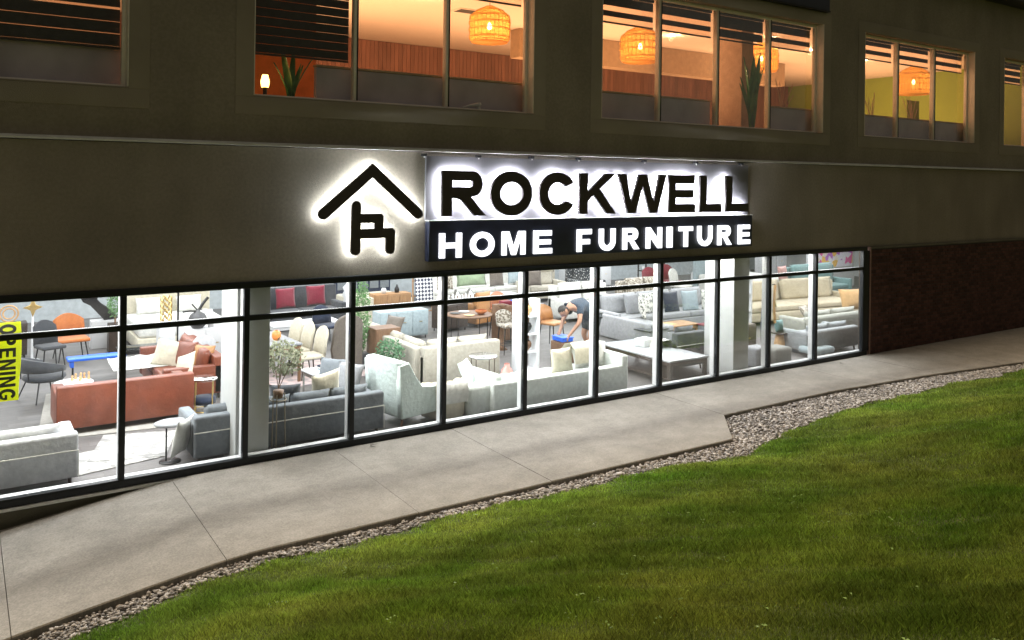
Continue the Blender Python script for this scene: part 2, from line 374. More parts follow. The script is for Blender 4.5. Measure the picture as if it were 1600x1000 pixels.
# broad-leaved weeds in the lawn
m_weed = mat('clover_leaves', (.15, .25, .06), rough=.6, var=.2, island=.3)
g = MB()
for _ in range(220):
    d = 4+14*random.random(); t = random.uniform(-.66, .66); x = cx+fv[0]*d+rv[0]*d*t; y = cy+fv[1]*d+rv[1]*d*t
    if y > ge(x)-.1: continue
    z = gz(x, y)+.035
    for k in range(random.randint(3, 6)):
        a = random.uniform(0, 2*PI); rr = random.uniform(.008, .022); ox = x+random.uniform(-.04, .04); oy = y+random.uniform(-.04, .04); zz = z+random.uniform(0, .03)
        g.add([(ox, oy, zz), (ox+rr*math.cos(a-.5), oy+rr*math.sin(a-.5), zz+.006), (ox+1.5*rr*math.cos(a), oy+1.5*rr*math.sin(a), zz+.002), (ox+rr*math.cos(a+.5), oy+rr*math.sin(a+.5), zz+.006)], [(0, 1, 2, 3)])
tag(g.build('lawn_weeds', m_weed), 'small pale clover leaves scattered through the lawn', 'weeds', kind='stuff')

# ---------------------------------------------------------------- the building
bld = thing('commercial_building', 'dark taupe stucco building with lit shop front below and orange lit windows above', 'building')
OP = [(-6.1, .02), (1.55, 6.1), (7.53, 13.66), (15.13, 19.82), (21.3, 27.6)]; UZ = (4.88, 7.22)
def wall_open(name, x0, x1, z0, z1, ops, y0, y1, m, parent):
    X = sorted(set([x0, x1]+[v for o in ops for v in (o[0], o[1])])); Z = sorted(set([z0, z1]+[v for o in ops for v in (o[2], o[3])]))
    X = [v for v in X if x0 <= v <= x1]; Z = [v for v in Z if z0 <= v <= z1]
    nx, nz = len(X), len(Z); g = MB()
    solid = lambda i, j: 0 <= i < nx-1 and 0 <= j < nz-1 and not any(o[0] <= (X[i]+X[i+1])/2 <= o[1] and o[2] <= (Z[j]+Z[j+1])/2 <= o[3] for o in ops)
    for y in (y0, y1): g.v += [(x, y, z) for x in X for z in Z]
    K = nx*nz; id_ = lambda i, j, s: s*K+i*nz+j
    for i in range(nx-1):
        for j in range(nz-1):
            if not solid(i, j): continue
            g.f.append((id_(i, j, 0), id_(i+1, j, 0), id_(i+1, j+1, 0), id_(i, j+1, 0))); g.f.append((id_(i, j, 1), id_(i, j+1, 1), id_(i+1, j+1, 1), id_(i+1, j, 1)))
            for (di, dj, a, b) in ((-1, 0, (i, j), (i, j+1)), (1, 0, (i+1, j+1), (i+1, j)), (0, -1, (i+1, j), (i, j)), (0, 1, (i, j+1), (i+1, j+1))):
                if not solid(i+di, j+dj): g.f.append((id_(*a, 0), id_(*b, 0), id_(*b, 1), id_(*a, 1)))
    g.sm = [False]*len(g.f); return fixnormals(g.build(name, m, parent))
SX0, SX1 = -7.5, 15.30
wall_open('lower_wall', -9.5, 31, 2.42, 4.215, [], 0, .25, m_stucco, bld)
wall_open('upper_wall', -9.5, 31, 4.275, 8.6, [(a, b, *UZ) for a, b in OP], -.012, .25, m_stucco, bld)
MB().box(-9.5, SX1, .0, .25, -1.6, -.02).build('foundation_wall', m_found, bld)
MB().box(SX1+.11, 31, .0, .25, -1.0, 2.418).build('wall_core', m_mortar, bld)
g = MB(); g.box(-9.5, 31, -.14, .02, 4.225, 4.245); g.box(-9.5, 31, -.05, .02, 4.246, 4.273)
led = g.build('flashing_ledge', m_flash, bld)
MB().box(-9.6, 31, -.5, .3, 8.6, 8.85, .01).build('eave', m_dark, bld)
MB().box(-9.5, 31, .25, 14.3, 7.9, 8.3).build('roof', m_dark, bld)
for a, b in OP:   # raised stucco surround round each upper window
    g = MB(); s = .24
    g.box(a-s, b+s, -.022, -.013, UZ[0]-s, UZ[0]-.001, .006); g.box(a-s, b+s, -.022, -.013, UZ[1]+.001, UZ[1]+s, .006)
    g.box(a-s, a-.001, -.022, -.013, UZ[0], UZ[1], .006); g.box(b+.001, b+s, -.022, -.013, UZ[0], UZ[1], .006)
    g.build('window_surround', m_stucco2, bld)
# stucco control joints (thin recessed-looking reveals carried as slim strips)
# brick wall right of the shop front
bw = MB().box(SX1+.11, 31, -.030, -.002, -.6, 2.36).build('brick_wall', m_mortar, bld)
g = MB(); z = -.15; row = 0
while z < 2.28:
    x = SX1+.115+(.10 if row % 2 else 0)
    if row % 2: g.box(SX1+.115, x-.006, -.045, -.031, z+.004, z+.066)
    while x < 27:
        xe = min(x+.198, 30.9); d = random.uniform(-.0035, .0035)
        g.box(x+.004, xe-.006, -.045+d, -.031, z+.004, z+.066); x += .205
    z += .0755; row += 1
tag(g.build('brick_courses', m_brick, bw), None, None, kind='stuff')
MB().box(SX1+.112, 31, -.05, -.002, 2.362, 2.416, .008).build('brick_cap', m_found, bld)

# shop front
sf = MB(); MUL = [1.5*k for k in range(-5, 11)]; MUL[-1] = 15.19
ZB, ZT, ZTR = .035, 2.40, 1.935
sf.box(SX0, SX1, -.035, .05, ZT-.07, ZT+.018, .006); sf.box(SX0, SX1, -.045, .05, ZB-.05, ZB+.05, .006)
sf.box(SX1-.15, SX1+.1, -.034, .049, ZB+.051, ZT-.071, .006); sf.box(SX0, SX0+.1, -.034, .049, ZB+.051, ZT-.071, .006)
front = sf.build('shop_window', m_black, bld)
g = MB(); g.box(SX0, SX1+.1, -.07, -.02, -.028, -.018); g.box(SX0, SX1+.1, -.068, -.05, -.05, -.03); g.build('sill_flashing', m_flash, front)
g = MB(); g.box(SX0, SX1, .051, .17, ZB+.0, ZB+.045, .004); g.build('inner_sill', mat('sill_paint', (.5, .51, .52), rough=.5), front)
for k, x in enumerate(MUL[:-1]):
    if k == 0: continue
    MB().box(x-.036, x+.036, -.04, .04, ZB+.051, ZT-.071, .004).build('mullion', m_black, front)
    MB().box(x-.033, x+.033, .041, .15, ZB+.056, ZT-.02, .004).build('inner_jamb', m_white, front)
for a, b in zip(MUL, MUL[1:]):
    xa, xb = a+.037, b-.037
    MB().box(xa, xb, -.028, .035, ZTR-.036, ZTR+.036, .004).build('transom', m_black, front)
    MB().box(xa, xb, .004, .012, ZB+.051, ZTR-.037).build('pane', m_glass, front)
    MB().box(xa, xb, .004, .012, ZTR+.037, ZT-.071).build('pane', m_glass, front)
MB().box(SX1+.08, SX1+.108, -.055, .02, -.1, 2.41).build('brick_edge_return', mat('lit_brick_edge', (.32, .19, .15), rough=.5, metal=.3), bld)  # edge return of the brick wall, window light painted in as a paler colour

# upper windows
def upper_window(a, b, n, last=True):
    g = MB(); t = .055; Y = .16
    g.box(a, b, Y, .24, UZ[0], UZ[0]+t, .006); g.box(a, b, Y, .24, UZ[1]-t, UZ[1], .006)
    g.box(a, a+t, Y+.001, .239, UZ[0]+t, UZ[1]-t, .006); g.box(b-t, b, Y+.001, .239, UZ[0]+t, UZ[1]-t, .006)
    wd = g.build('window', m_cream, bld)
    MB().box(b-.012, b-.001, -.02, Y-.001, UZ[0]+.025, UZ[1], .002).build('reveal_trim', m_cream, wd); MB().box(a+.001, a+.012, -.02, Y-.001, UZ[0]+.025, UZ[1], .002).build('reveal_trim', m_cream, wd)
    MB().box(a, b, -.014, Y-.002, UZ[0], UZ[0]+.02, .004).build('window_sill', m_stucco2, wd)
    st = (b-a)/n
    for k in range(1, n):
        MB().box(a+st*k-.032, a+st*k+.032, Y-.01, .26, UZ[0]+t, UZ[1]-t, .006).build('mullion', m_cream, wd)
        MB().box(a+st*k+.010, a+st*k+.030, Y-.018, Y-.011, UZ[0]+t, UZ[1]-t).build('mullion_gasket', m_black, wd)
    for k in range(n):
        MB().box(a+st*k+.03, a+st*(k+1)-.03, .198, .206, UZ[0]+t, UZ[1]-t).build('pane', m_glass2, wd)
for (a, b), n in zip(OP, (4, 3, 4, 3, 4)): upper_window(a, b, n)

# zebra blinds
m_slat = mat('dark_blind_fabric', (.07, .065, .06), rough=.85, var=.15); m_sheer = sheer_mat('sheer_blind_fabric', (1, .88, .78), .7)
def blind(x0, x1, zbot, lab, bands, sheer=True):
    # bands, from the bottom rail up: alternating gap and dark band heights
    t = thing('roller_blind', lab, 'blind', (x0, .30, 7.16), group='banded roller blinds in the upper windows')
    MB().box(0, x1-x0, -.03, .04, -.03, .05, .01).build('headrail', m_slat, t)
    z = zbot-7.16; MB().box(.01, x1-x0-.01, -.012, .012, z-.012, z+.018, .004).build('bottom_rail', m_slat, t); z += .019; dark = False
    for h in bands:
        zz = min(z+h, -.04)
        if zz-z > .005: (MB().box(.01, x1-x0-.01, -.004, .004, z+.001, zz-.001).build('slat', m_slat, t) if dark else (sheer and MB().box(.01, x1-x0-.01, -.002, .002, z+.001, zz-.001).build('sheer_band', m_sheer, t)))
        z = zz; dark = not dark
def wx(k, i): a, b = OP[k]; n = (4, 3, 4, 3, 4)[k]; st = (b-a)/n; return a+st*i+.05, a+st*(i+1)-.05
for i, pos in enumerate(('farthest left', 'second', 'third', 'nearest the corner')):
    blind(*wx(0, i), 5.40, 'dark banded blind pulled low in the far left window, pane '+pos, [.008, .15, .010, .14, .008, .15, .03 if i > 1 else .01, .14, .035, .12, .03, .14, .03, 2])
blind(*wx(1, 0), 5.50, 'almost closed dark blind in the pane left of the wicker lamp window', [.004, .12]*12, False)
blind(*wx(1, 2), 6.70, 'raised banded blind above the largest round wicker lamp', [.08, .10, .09, 1])
for i, lab in enumerate(['banded blind over the left pane of the four pane window', 'banded blind over the second pane of the four pane window', 'darkest banded blind over the third pane of the four pane window', 'banded blind over the right pane of the four pane window']):
    blind(*wx(2, i), 6.65, lab, [.03, .16, .03, 1] if i == 2 else [.095, .10, .095, 1], i != 2)
for i, lab in enumerate(['banded blind over the left pane of the three pane green room window', 'banded blind above the wicker lamp in the green room window', 'banded blind over the right pane of the three pane green room window']):
    blind(*wx(3, i), 6.70, lab, [.10, .10, .10, .10, .03, 1])
for i, lab in enumerate(['banded blind in the window cut off by the right edge of the picture']): blind(*wx(4, i), 6.62, lab, [.03, .13, .05, .13, .05, 1])

# ---------------------------------------------------------------- restaurant interior
m_rceil = mat('restaurant_ceiling', (.62, .53, .44), rough=.9, var=.03); m_green = mat('green_paint', (.22, .30, .035), rough=.7, var=.06, scale=.6)
m_boothg = mat('booth_upholstery', (.62, .56, .64), rough=.75, var=.2, scale=1.6, bump=.1); m_peach = mat('peach_plaster', (.62, .45, .32), rough=.8)
m_woods = mat('red_wood_slats', (.19, .09, .062), rough=.6, var=.2, scale=2, stretch=(3, 1, .6), island=.16)
struct(MB().box(-9, 30, .25, 14.2, 4.35, 4.5).build('restaurant_floor', mat('restaurant_floor', (.2, .13, .09))))
struct(MB().box(-9, 30, .25, 14.2, 7.5, 7.6).build('restaurant_ceiling', m_rceil))
struct(MB().box(24.8, 25.0, .25, 14.2, 4.5, 7.5).build('restaurant_end_wall', m_green))
struct(MB().box(-9.2, -9.0, .25, 14.2, -.2, 7.5).build('left_end_wall', m_peach))
ww = struct(MB().box(-9, 24.8, 9.62, 9.8, 4.5, 7.5).build('wood_wall', m_brownw))
g = MB(); x = -9
while x < 24.7: g.box(x+.004, x+.116, 9.55-random.uniform(0, .006), 9.62, 4.5, 7.49, ); x += .12
tag(g.build('wood_slats', m_woods, ww), None, None, kind='stuff')
struct(MB().box(9.6, 19.5, 5.6, 6.0, 6.80, 7.49).build('ceiling_bulkhead', mat('bulkhead_taupe', (.30, .21, .13), rough=.8)))
for nm, (x0, x1), lab in [('booth', (-6.2, 0.0), 'long grey booth back in the window at the far left'), ('booth', (2.55, 6.3), 'grey booth back under the large wicker lamp'), ('booth', (7.45, 10.62), 'grey booth back in the left half of the four pane window'),
                          ('booth', (12.42, 13.9), 'grey booth back right of the potted plant'), ('booth', (15.0, 20.3), 'grey booth back with branches on it in the green room window')]:
    t = thing(nm, lab, 'booth', (x0, .36, 4.5), group='upholstered booths along the upper windows')
    MB().box(0, x1-x0, 0, .10, 0, .90, .012).build('back_panel', m_boothg, t)
    MB().box(-.01, x1-x0+.01, -.015, .12, .901, .935, .006).build('top_rail', m_peach, t)
    MB().box(0, x1-x0, .101, .65, .30, .47, .05).build('seat', m_boothg, t)
# square column behind the third pane
tag(MB().box(12.2, 12.56, .95, 1.7, 4.5, 7.49, .004).build('column', m_peach), 'plastered square column behind the third pane of the four pane window', 'column')
tag(MB().box(20.5, 21.1, 2.2, 2.6, 4.5, 6.2, .004).build('low_partition', m_green), 'low green partition inside the green room', 'partition')
# downlights
for (x, y), dl in zip([(3.55, 6.3), (6.1, 3.8), (13.2, 4.1), (14.2, 8.6), (17.0, 4.9), (15.3, 2.6), (17.8, 3.4), (20.6, 3.6)], ['left of the large wicker lamp behind the centre pane', 'just left of the large wicker lamp', 'high in the second pane of the four pane window', 'deep behind the taupe bulkhead', 'low in the second pane near the bulkhead edge', 'nearest the right pane of the four pane window', 'farther back in the right pane of the four pane window', 'in the left pane of the green room window']):
    t = thing('downlight', 'recessed downlight '+dl, 'downlight', (x, y, 7.5), group='recessed downlights in the restaurant ceiling')
    MB().lathe([(.0, -.012), (.075, -.012)], n=16).build('lens', emis('downlight_lens', (1, .86, .62), 30), t)
    MB().lathe([(.076, -.02), (.10, -.016), (.105, 0)], n=16).build('trim', m_white, t)
    pl = bpy.data.lights.new('downlight_lamp', 'POINT'); pl.energy = 38; pl.color = (1, .62, .34); pl.shadow_soft_size = .06; po = bpy.data.objects.new('downlight_lamp', pl); po.location = (x, y, 7.40); C.objects.link(po)
for (x, y, lab) in [(4.2, 7.6, 'left of the large wicker lamp window mullion'), (7.6, 4.6, 'right of the large wicker lamp'), (16.6, 3.9, 'in the right pane of the four pane window')]:
    t = thing('ceiling_vent', 'dark slotted ceiling vent '+lab, 'vent', (x, y, 7.5), group='ceiling vents in the restaurant')
    MB().box(-.35, .35, -.2, .2, -.02, 0, .004).build('vent_frame', m_rceil, t)
    for k in range(5): MB().box(-.32, .32, -.17+.07*k, -.13+.07*k, -.028, -.021).build('slat', m_slat, t)
# wicker pendant lamps
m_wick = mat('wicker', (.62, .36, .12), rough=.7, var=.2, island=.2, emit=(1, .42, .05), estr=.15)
m_shade = sheer_mat('wicker_lining', (.95, .55, .16), .75)
def pendant(x, y, z, r, lab):
    t = thing('wicker_pendant_lamp', lab, 'pendant lamp', (x, y, z), group='round wicker pendant lamps')
    k = r/.34; g = MB(); prof = [(.30, -.268), (.335, -.21), (.34, .10), (.32, .17), (.20, .262), (.05, .33)]
    for i in range(30):
        a = 2*PI*i/30
        g.tube([(p*k*math.cos(a), p*k*math.sin(a), q*k) for p, q in prof], .0035*k, 4)
    g.build('ribs', m_wick, t)
    g = MB()
    for q, p in [(-.22, .30), (-.20, .315), (-.165, .338), (-.15, .34), (-.06, .345), (-.045, .345), (.03, .345), (.045, .345), (.12, .33), (.135, .325), (.2, .23), (.26, .07)]:
        q *= 1.22; pts = [(p*k*math.cos(2*PI*i/28), p*k*math.sin(2*PI*i/28), q*k) for i in range(29)]; g.tube(pts, .006*k, 4)
    g.build('hoops', m_wick, t)
    g = MB(); g.lathe([(a*k*.97, b*k) for a, b in prof], n=28); g.build('lining', m_shade, t)
    MB().lathe([(.001, -.07), (.035, -.05), (.045, -.01), (.03, .03), (.015, .06), (.001, .062)], n=12).build('bulb', emis('bulb', (1, .62, .22), 55), t)
    MB().cyl((0, 0, .26*k), (0, 0, 7.5-z), .006, n=6).build('cord', m_dark, t)
    pl = bpy.data.lights.new('pendant_light', 'POINT'); pl.energy = 6; pl.color = (1, .55, .24); pl.shadow_soft_size = .05; po = bpy.data.objects.new('pendant_light', pl); po.location = (x, y, z-.13); C.objects.link(po)
pendant(6.18, 1.5, 6.56, .37, 'largest round wicker lamp glowing orange above the long booth')
pendant(9.79, 1.5, 6.56, .41, 'glowing wicker lamp behind the left pane of the four pane window')
pendant(15.29, 3.0, 6.98, .42, 'wicker lamp half hidden behind the plastered column')
pendant(19.62, 1.5, 6.58, .43, 'wicker lamp glowing in the green room window')
def leafplant(t, n, h, w, m, z0=0, spread=.35, seed=0):
    rr = random.Random(seed); 
    for i in range(n):
        a = rr.uniform(0, 2*PI); le = h*rr.uniform(.6, 1); o = spread*rr.uniform(.3, 1)*h; ww = w*rr.uniform(.7, 1.2); g = MB(); vs = []
        K = 7
        for k in range(K):
            s = k/(K-1); c = Vector((math.cos(a)*o*s**1.6, math.sin(a)*o*s**1.6, z0+le*s)); pr = Vector((-math.sin(a), math.cos(a), 0))*ww*math.sin(PI*min(.98, s*.85+.12))**.8*(1 if s < .99 else .1)
            vs += [c-pr, c+Vector((math.cos(a), math.sin(a), 0))*-.02, c+pr]
        fs = []
        for k in range(K-1): fs += [(3*k, 3*k+1, 3*k+4, 3*k+3), (3*k+1, 3*k+2, 3*k+5, 3*k+4)]
        g.add(vs, fs, True); g.build('leaf', m, t)
m_leaf = mat('big_leaf', (.09, .30, .13), rough=.4, var=.5, scale=10, stretch=(1, 1, .3)); m_pot = mat('dark_pot', (.05, .05, .055), rough=.5)
t = thing('snake_plant', 'tall dark green pointed leaf plant beside the plastered column', 'plant', (12.15, .62, 4.5))
leafplant(t, 11, 1.75, .075, m_leaf, .35, .18, 3); MB().lathe([(.001, 0), (.14, 0), (.18, .38), (.165, .38), (.15, .34), (.001, .34)], n=18).build('pot', m_pot, t)
t = thing('palm_plant', 'small leafy plant lit orange under the closed blind', 'plant', (2.3, .7, 4.5))
leafplant(t, 9, .95, .05, m_leaf, .3, .4, 5); MB().lathe([(.001, 0), (.12, 0), (.15, .3), (.001, .3)], n=16).build('pot', m_pot, t)
t = thing('table_lamp', 'small bright lamp glowing beside the leafy plant upstairs', 'lamp', (1.95, .8, 4.5))
MB().cyl((0, 0, 0), (0, 0, .6), .03).build('stem', m_dark, t); MB().lathe([(.001, .6), (.05, .6), (.065, .68), (.04, .78), (.001, .78)], n=14).build('shade', emis('lamp_shade', (1, .5, .12), 9), t)
tag(MB().box(1.5, 3.0, 1.6, 1.7, 4.5, 7.4).build('orange_screen', mat('orange_panel', (.75, .25, .06))), 'orange lit screen behind the plant under the closed blind', 'screen')
m_branch = mat('dry_branch', (.45, .33, .2), rough=.8)
for x, lab in [(16.4, 'dry branch decoration on the booth behind the left pane of the green room'), (18.1, 'dry branch decoration on the booth under the green room lamp'), (13.1, 'little dark branch decoration on the booth right of the potted plant')]:
    t = thing('branch_decoration', lab, 'decoration', (x, .62, 5.0)); g = MB(); rr = random.Random(x)
    for i in range(7):
        a = rr.uniform(-.8, .8); b = rr.uniform(-.2, .2); h = rr.uniform(.5, .85); g.tube([(0, 0, .2), (a*.15, b*.3, .2+h*.5), (a*.42, b*.5, .2+h)], .008, 5)
    g.build('branches', m_branch, t); MB().lathe([(.001, 0), (.05, 0), (.07, .12), (.03, .25), (.02, .25)], n=12).build('vase', m_pot, t)
# small white shoe-like ornament on the booth rail
t = thing('white_ornament', 'small white animal ornament on the ledge under the large wicker lamp', 'ornament', (5.05, .24, 4.94))
g = MB(); g.lathe([(.001, .03), (.03, .035), (.045, .07), (.03, .105), (.001, .11)], x=.16, n=10); g.cyl((0, 0, .05), (.14, 0, .07), .02, .035); g.cyl((.16, 0, .0), (.16, 0, .06), .03); g.cyl((-.14, 0, .01), (0, 0, .05), .008, .02)
g.build('ornament_body', m_white, t)

# dark sign board over the four pane window
t = thing('roof_sign_board', 'dark navy sign board above the four pane window', 'sign', (8.2, -.02, 7.5))
m_navy = mat('navy_panel', (.018, .022, .045), rough=.4, var=.15)
MB().box(0, 5.5, -.10, 0, .0, .55, .01).build('board', m_navy, t); MB().box(-.02, 5.52, -.11, 0, -.03, -.001, .004).build('bottom_trim', m_dark, t)

# ---------------------------------------------------------------- the illuminated shop sign
def arc(cx_, cy_, rx, ry, a0, a1, n=14): return [(cx_+rx*math.cos(R(a0+(a1-a0)*i/n)), cy_+ry*math.sin(R(a0+(a1-a0)*i/n))) for i in range(n+1)]
def glyph(c, w_, t, h=1.0):
    # outlines of bold grotesque capitals, width w_, stroke t, cap height h
    if c == 'I': return [[(0, 0), (w_, 0), (w_, h), (0, h)]]
    if c == 'L': return [[(0, 0), (w_, 0), (w_, t*.9), (t, t*.9), (t, h), (0, h)]]
    if c == 'E': return [[(0, 0), (w_, 0), (w_, t*.9), (t, t*.9), (t, h/2-t*.42), (w_*.93, h/2-t*.42), (w_*.93, h/2+t*.42), (t, h/2+t*.42), (t, h-t*.9), (w_*.97, h-t*.9), (w_*.97, h), (0, h)]]
    if c == 'F': return [[(0, 0), (t, 0), (t, h*.43-t*.4), (w_*.88, h*.43-t*.4), (w_*.88, h*.43+t*.5), (t, h*.43+t*.5), (t, h-t*.9), (w_, h-t*.9), (w_, h), (0, h)]]
    if c == 'T': return [[(w_/2-t/2, 0), (w_/2+t/2, 0), (w_/2+t/2, h-t*.9), (w_, h-t*.9), (w_, h), (0, h), (0, h-t*.9), (w_/2-t/2, h-t*.9)]]
    if c == 'H': return [[(0, 0), (t, 0), (t, h/2-t*.45), (w_-t, h/2-t*.45), (w_-t, 0), (w_, 0), (w_, h), (w_-t, h), (w_-t, h/2+t*.45), (t, h/2+t*.45), (t, h), (0, h)]]
    if c == 'N': return [[(0, 0), (t*.95, 0), (t*.95, h-t*1.7), (w_-t, 0), (w_, 0), (w_, h), (w_-t*.95, h), (w_-t*.95, t*1.7), (t, h), (0, h)]]
    if c == 'M':
        return [[(0, 0), (t*.9, 0), (t*.9, h*.82), (w_/2-t*.42, 0), (w_/2+t*.42, 0), (w_-t*.9, h*.82), (w_-t*.9, 0), (w_, 0), (w_, h), (w_-t*1.45, h), (w_/2, h*.30), (t*1.45, h), (0, h)]]
    if c == 'W':
        q = t*1.02; a = w_*.20; b = w_*.5
        return [[(a*.98, 0), (a+q*1.0, 0), (b, h*.74), (w_-a-q*1.0, 0), (w_-a*.98, 0), (w_, h), (w_-q, h), (w_-a-q*.42, h*.24), (b+q*.52, h), (b-q*.52, h), (a+q*.42, h*.24), (q, h), (0, h)]]
    if c == 'K':
        return [[(0, 0), (t, 0), (t, h*.30), (t+w_*.17, h*.48), (w_-t*1.18, 0), (w_, 0), (t+w_*.33, h*.63), (w_*.97, h), (w_*.97-t*1.28, h), (t, h*.53), (t, h), (0, h)]]
    if c == 'O':
        return [arc(w_/2, h/2, w_/2, h/2+.012*h, 0, 360, 40)[:-1], arc(w_/2, h/2, w_/2-t*1.02, h/2-t*.92, 0, 360, 40)[:-1]]
    if c == 'C':
        o = arc(w_*.53, h/2, w_*.53, h/2+.012*h, 32, 328, 34); i = arc(w_*.53, h/2, w_*.53-t*1.02, h/2-t*.92, 318, 42, 30)
        return [o+[(w_*.80, h*.30)]+i+[(w_*.80, h*.70)]]
    if c == 'U':
        r2 = w_/2; return [[(0, h), (0, r2*.95)]+arc(r2, r2*.9, r2, r2*.92, 180, 360, 16)+[(w_, h), (w_-t, h), (w_-t, r2)]+arc(r2, r2*.95, r2-t, r2*.95-t*.92, 360, 180, 14)+[(t, h)]]
    if c in 'RP':
        bh = h*.57; rr = bh/2; cxx = w_*.92-rr*.95; top = h
        outer = [(0, 0), (t, 0), (t, h*.40)]
        if c == 'R': outer += [(t+w_*.10, h*.40), (t+w_*.22, h*.36), (w_-t*1.22, 0), (w_, 0), (w_*.70, h*.36), (w_*.64, h*.425)]
        else: outer += []
        outer += arc(cxx, top-rr, rr*.95, rr, -60 if c == 'R' else -90, 90, 16)+[(0, h)]
        hole = [(t, h-t*.86), (t, h-bh+t*.86)]+arc(cxx-.01, top-rr, rr*.95-t*.95, rr-t*.86, -90, 90, 12)
        return [outer, hole]
    if c == 'G':
        o = arc(w_*.52, h/2, w_*.52, h/2+.012*h, 38, 345, 34); i = arc(w_*.52, h/2, w_*.52-t, h/2-t*.92, 318, 42, 30)
        return [o+[(w_, h*.52), (w_*.55, h*.52), (w_*.55, h*.37), (w_*.80, h*.37), (w_*.80, h*.25)]+i+[(w_*.78, h*.74)]]
def solid2d(name, loops, depth, m, parent, loc, bev=0.0, offset=0.0, rot=(PI/2, 0, 0)):
    cu = bpy.data.curves.new(name, 'CURVE'); cu.dimensions = '2D'; cu.fill_mode = 'BOTH'; cu.extrude = depth/2; cu.bevel_depth = bev; cu.bevel_resolution = 1; cu.offset = offset
    for lp in loops:
        sp = cu.splines.new('POLY'); sp.points.add(len(lp)-1); sp.use_cyclic_u = True
        for p, q in zip(sp.points, lp): p.co = (q[0], q[1], 0, 1)
    tmp = bpy.data.objects.new('tmp', cu); C.objects.link(tmp); dg = bpy.context.evaluated_depsgraph_get(); me = bpy.data.meshes.new_from_object(tmp.evaluated_get(dg)); bpy.data.objects.remove(tmp); bpy.data.curves.remove(cu)
    me.name = name; me.materials.clear(); me.materials.append(m); o = bpy.data.objects.new(name, me); C.objects.link(o); o.location = loc; o.rotation_euler = rot
    if parent: o.parent = parent
    return o
m_letter = mat('charcoal_letter_face', (.045, .036, .034), rough=.35, var=.1)
m_hw = emis('white_letter_light', (.95, .97, 1), 1.8)
m_halo = emis('halo_led', (.90, .93, 1), 150); m_halog = emis('halo_led_warm', (.88, .97, 1), 90)
m_silver = mat('silver_sign_panel', (.17, .165, .18), rough=.5, metal=.25, var=.1, scale=2)
sign = thing('shop_sign', 'halo lit sign reading ROCKWELL HOME FURNITURE with house and chair logo', 'sign', (0, 0, 0))
MB().box(4.13, 11.28, -.045, -.002, 3.195, 4.16, .004).build('upper_panel', m_silver, sign)
g = MB().box(4.15, 11.32, -.125, -.002, 2.575, 3.18, .006); g.build('lower_panel', m_navy, sign)
MB().box(4.14, 11.33, -.13, -.002, 3.181, 3.193).build('panel_trim', m_flash, sign)
for c, a, b in [('R', 4.34, 5.1), ('O', 5.2, 5.98), ('C', 6.13, 6.83), ('K', 6.96, 7.74), ('W', 7.81, 8.94), ('E', 9.01, 9.68), ('L', 9.81, 10.38), ('L', 10.51, 11.13)]:
    gl = [[(x, y*.675) for x, y in lp] for lp in glyph(c, b-a, .158, 1.0)] if False else glyph(c, b-a, .162, .675)
    o = solid2d('letter', gl, .05, m_letter, sign, (a, -.155, 3.262), .004, .004)
    solid2d('halo_strip', gl, .02, m_halo, o, (0, 0, -.05), 0, -.018, (0, 0, 0))
for c, a, b in [('H', 4.32, 4.7), ('O', 4.86, 5.29), ('M', 5.44, 5.88), ('E', 6.05, 6.41), ('F', 6.94, 7.24), ('U', 7.42, 7.77), ('R', 7.95, 8.32), ('N', 8.5, 8.87), ('I', 9.01, 9.13), ('T', 9.31, 9.65), ('U', 9.79, 10.17), ('R', 10.33, 10.7), ('E', 10.9, 11.23)]:
    solid2d('letter', glyph(c, b-a, .087, .37), .03, m_hw, sign, (a, -.145, 2.625), .003)
def strokes(pts, hw, n=8):
    # outline of a polyline stroke with round ends and mitred corners
    L = []; Rr = []
    P = [Vector(p) for p in pts]
    for i, p in enumerate(P):
        if i == 0: d = (P[1]-p).normalized(); nrm = Vector((-d.y, d.x))*hw
        elif i == len(P)-1: d = (p-P[i-1]).normalized(); nrm = Vector((-d.y, d.x))*hw
        else:
            d1 = (p-P[i-1]).normalized(); d2 = (P[i+1]-p).normalized(); n1 = Vector((-d1.y, d1.x)); n2 = Vector((-d2.y, d2.x)); bs = (n1+n2).normalized(); nrm = bs*hw/max(.3, bs.dot(n1))
        L.append(p+nrm); Rr.append(p-nrm)
    d = (P[-1]-P[-2]); a = math.degrees(math.atan2(d.y, d.x)); cap1 = arc(P[-1].x, P[-1].y, hw, hw, a+90, a-90, n)
    d = (P[0]-P[1]); a = math.degrees(math.atan2(d.y, d.x)); cap0 = arc(P[0].x, P[0].y, hw, hw, a+90, a-90, n)
    return [tuple(p) for p in L[:-1]][1:]+cap1+[tuple(p) for p in Rr[::-1]][1:-1]+cap0
chev = strokes([(2.50, 3.31), (3.225, 3.925), (3.96, 3.30)], .068)
chair = [(2.925, 3.40)]+arc(2.98, 3.42, .055, .055, 170, 10, 6)+[(3.035, 3.29), (3.36, 3.29), (3.385, 3.265), (3.385, 3.08), (3.545, 3.08), (3.57, 3.055), (3.57, 2.79)]+arc(3.515, 2.79, .055, .055, 0, -180, 8)+[(3.46, 2.97), (3.035, 2.97), (3.035, 2.80)]+arc(2.98, 2.79, .055, .055, 0, -180, 8)
hole = [(3.035, 3.19), (3.035, 3.075), (3.275, 3.075), (3.275, 3.19)]
for nm, lp in (('logo_roof', [chev]), ('logo_chair', [chair, hole])):
    o = solid2d(nm, lp, .05, m_letter, sign, (0, -.118, 0), .004, .014 if nm == 'logo_chair' else .006)
    solid2d('halo_strip', lp, .02, m_halog, o, (0, 0, -.06), 0, -.012, (0, 0, 0))
g = MB()   # stand-off cable clips under the ledge
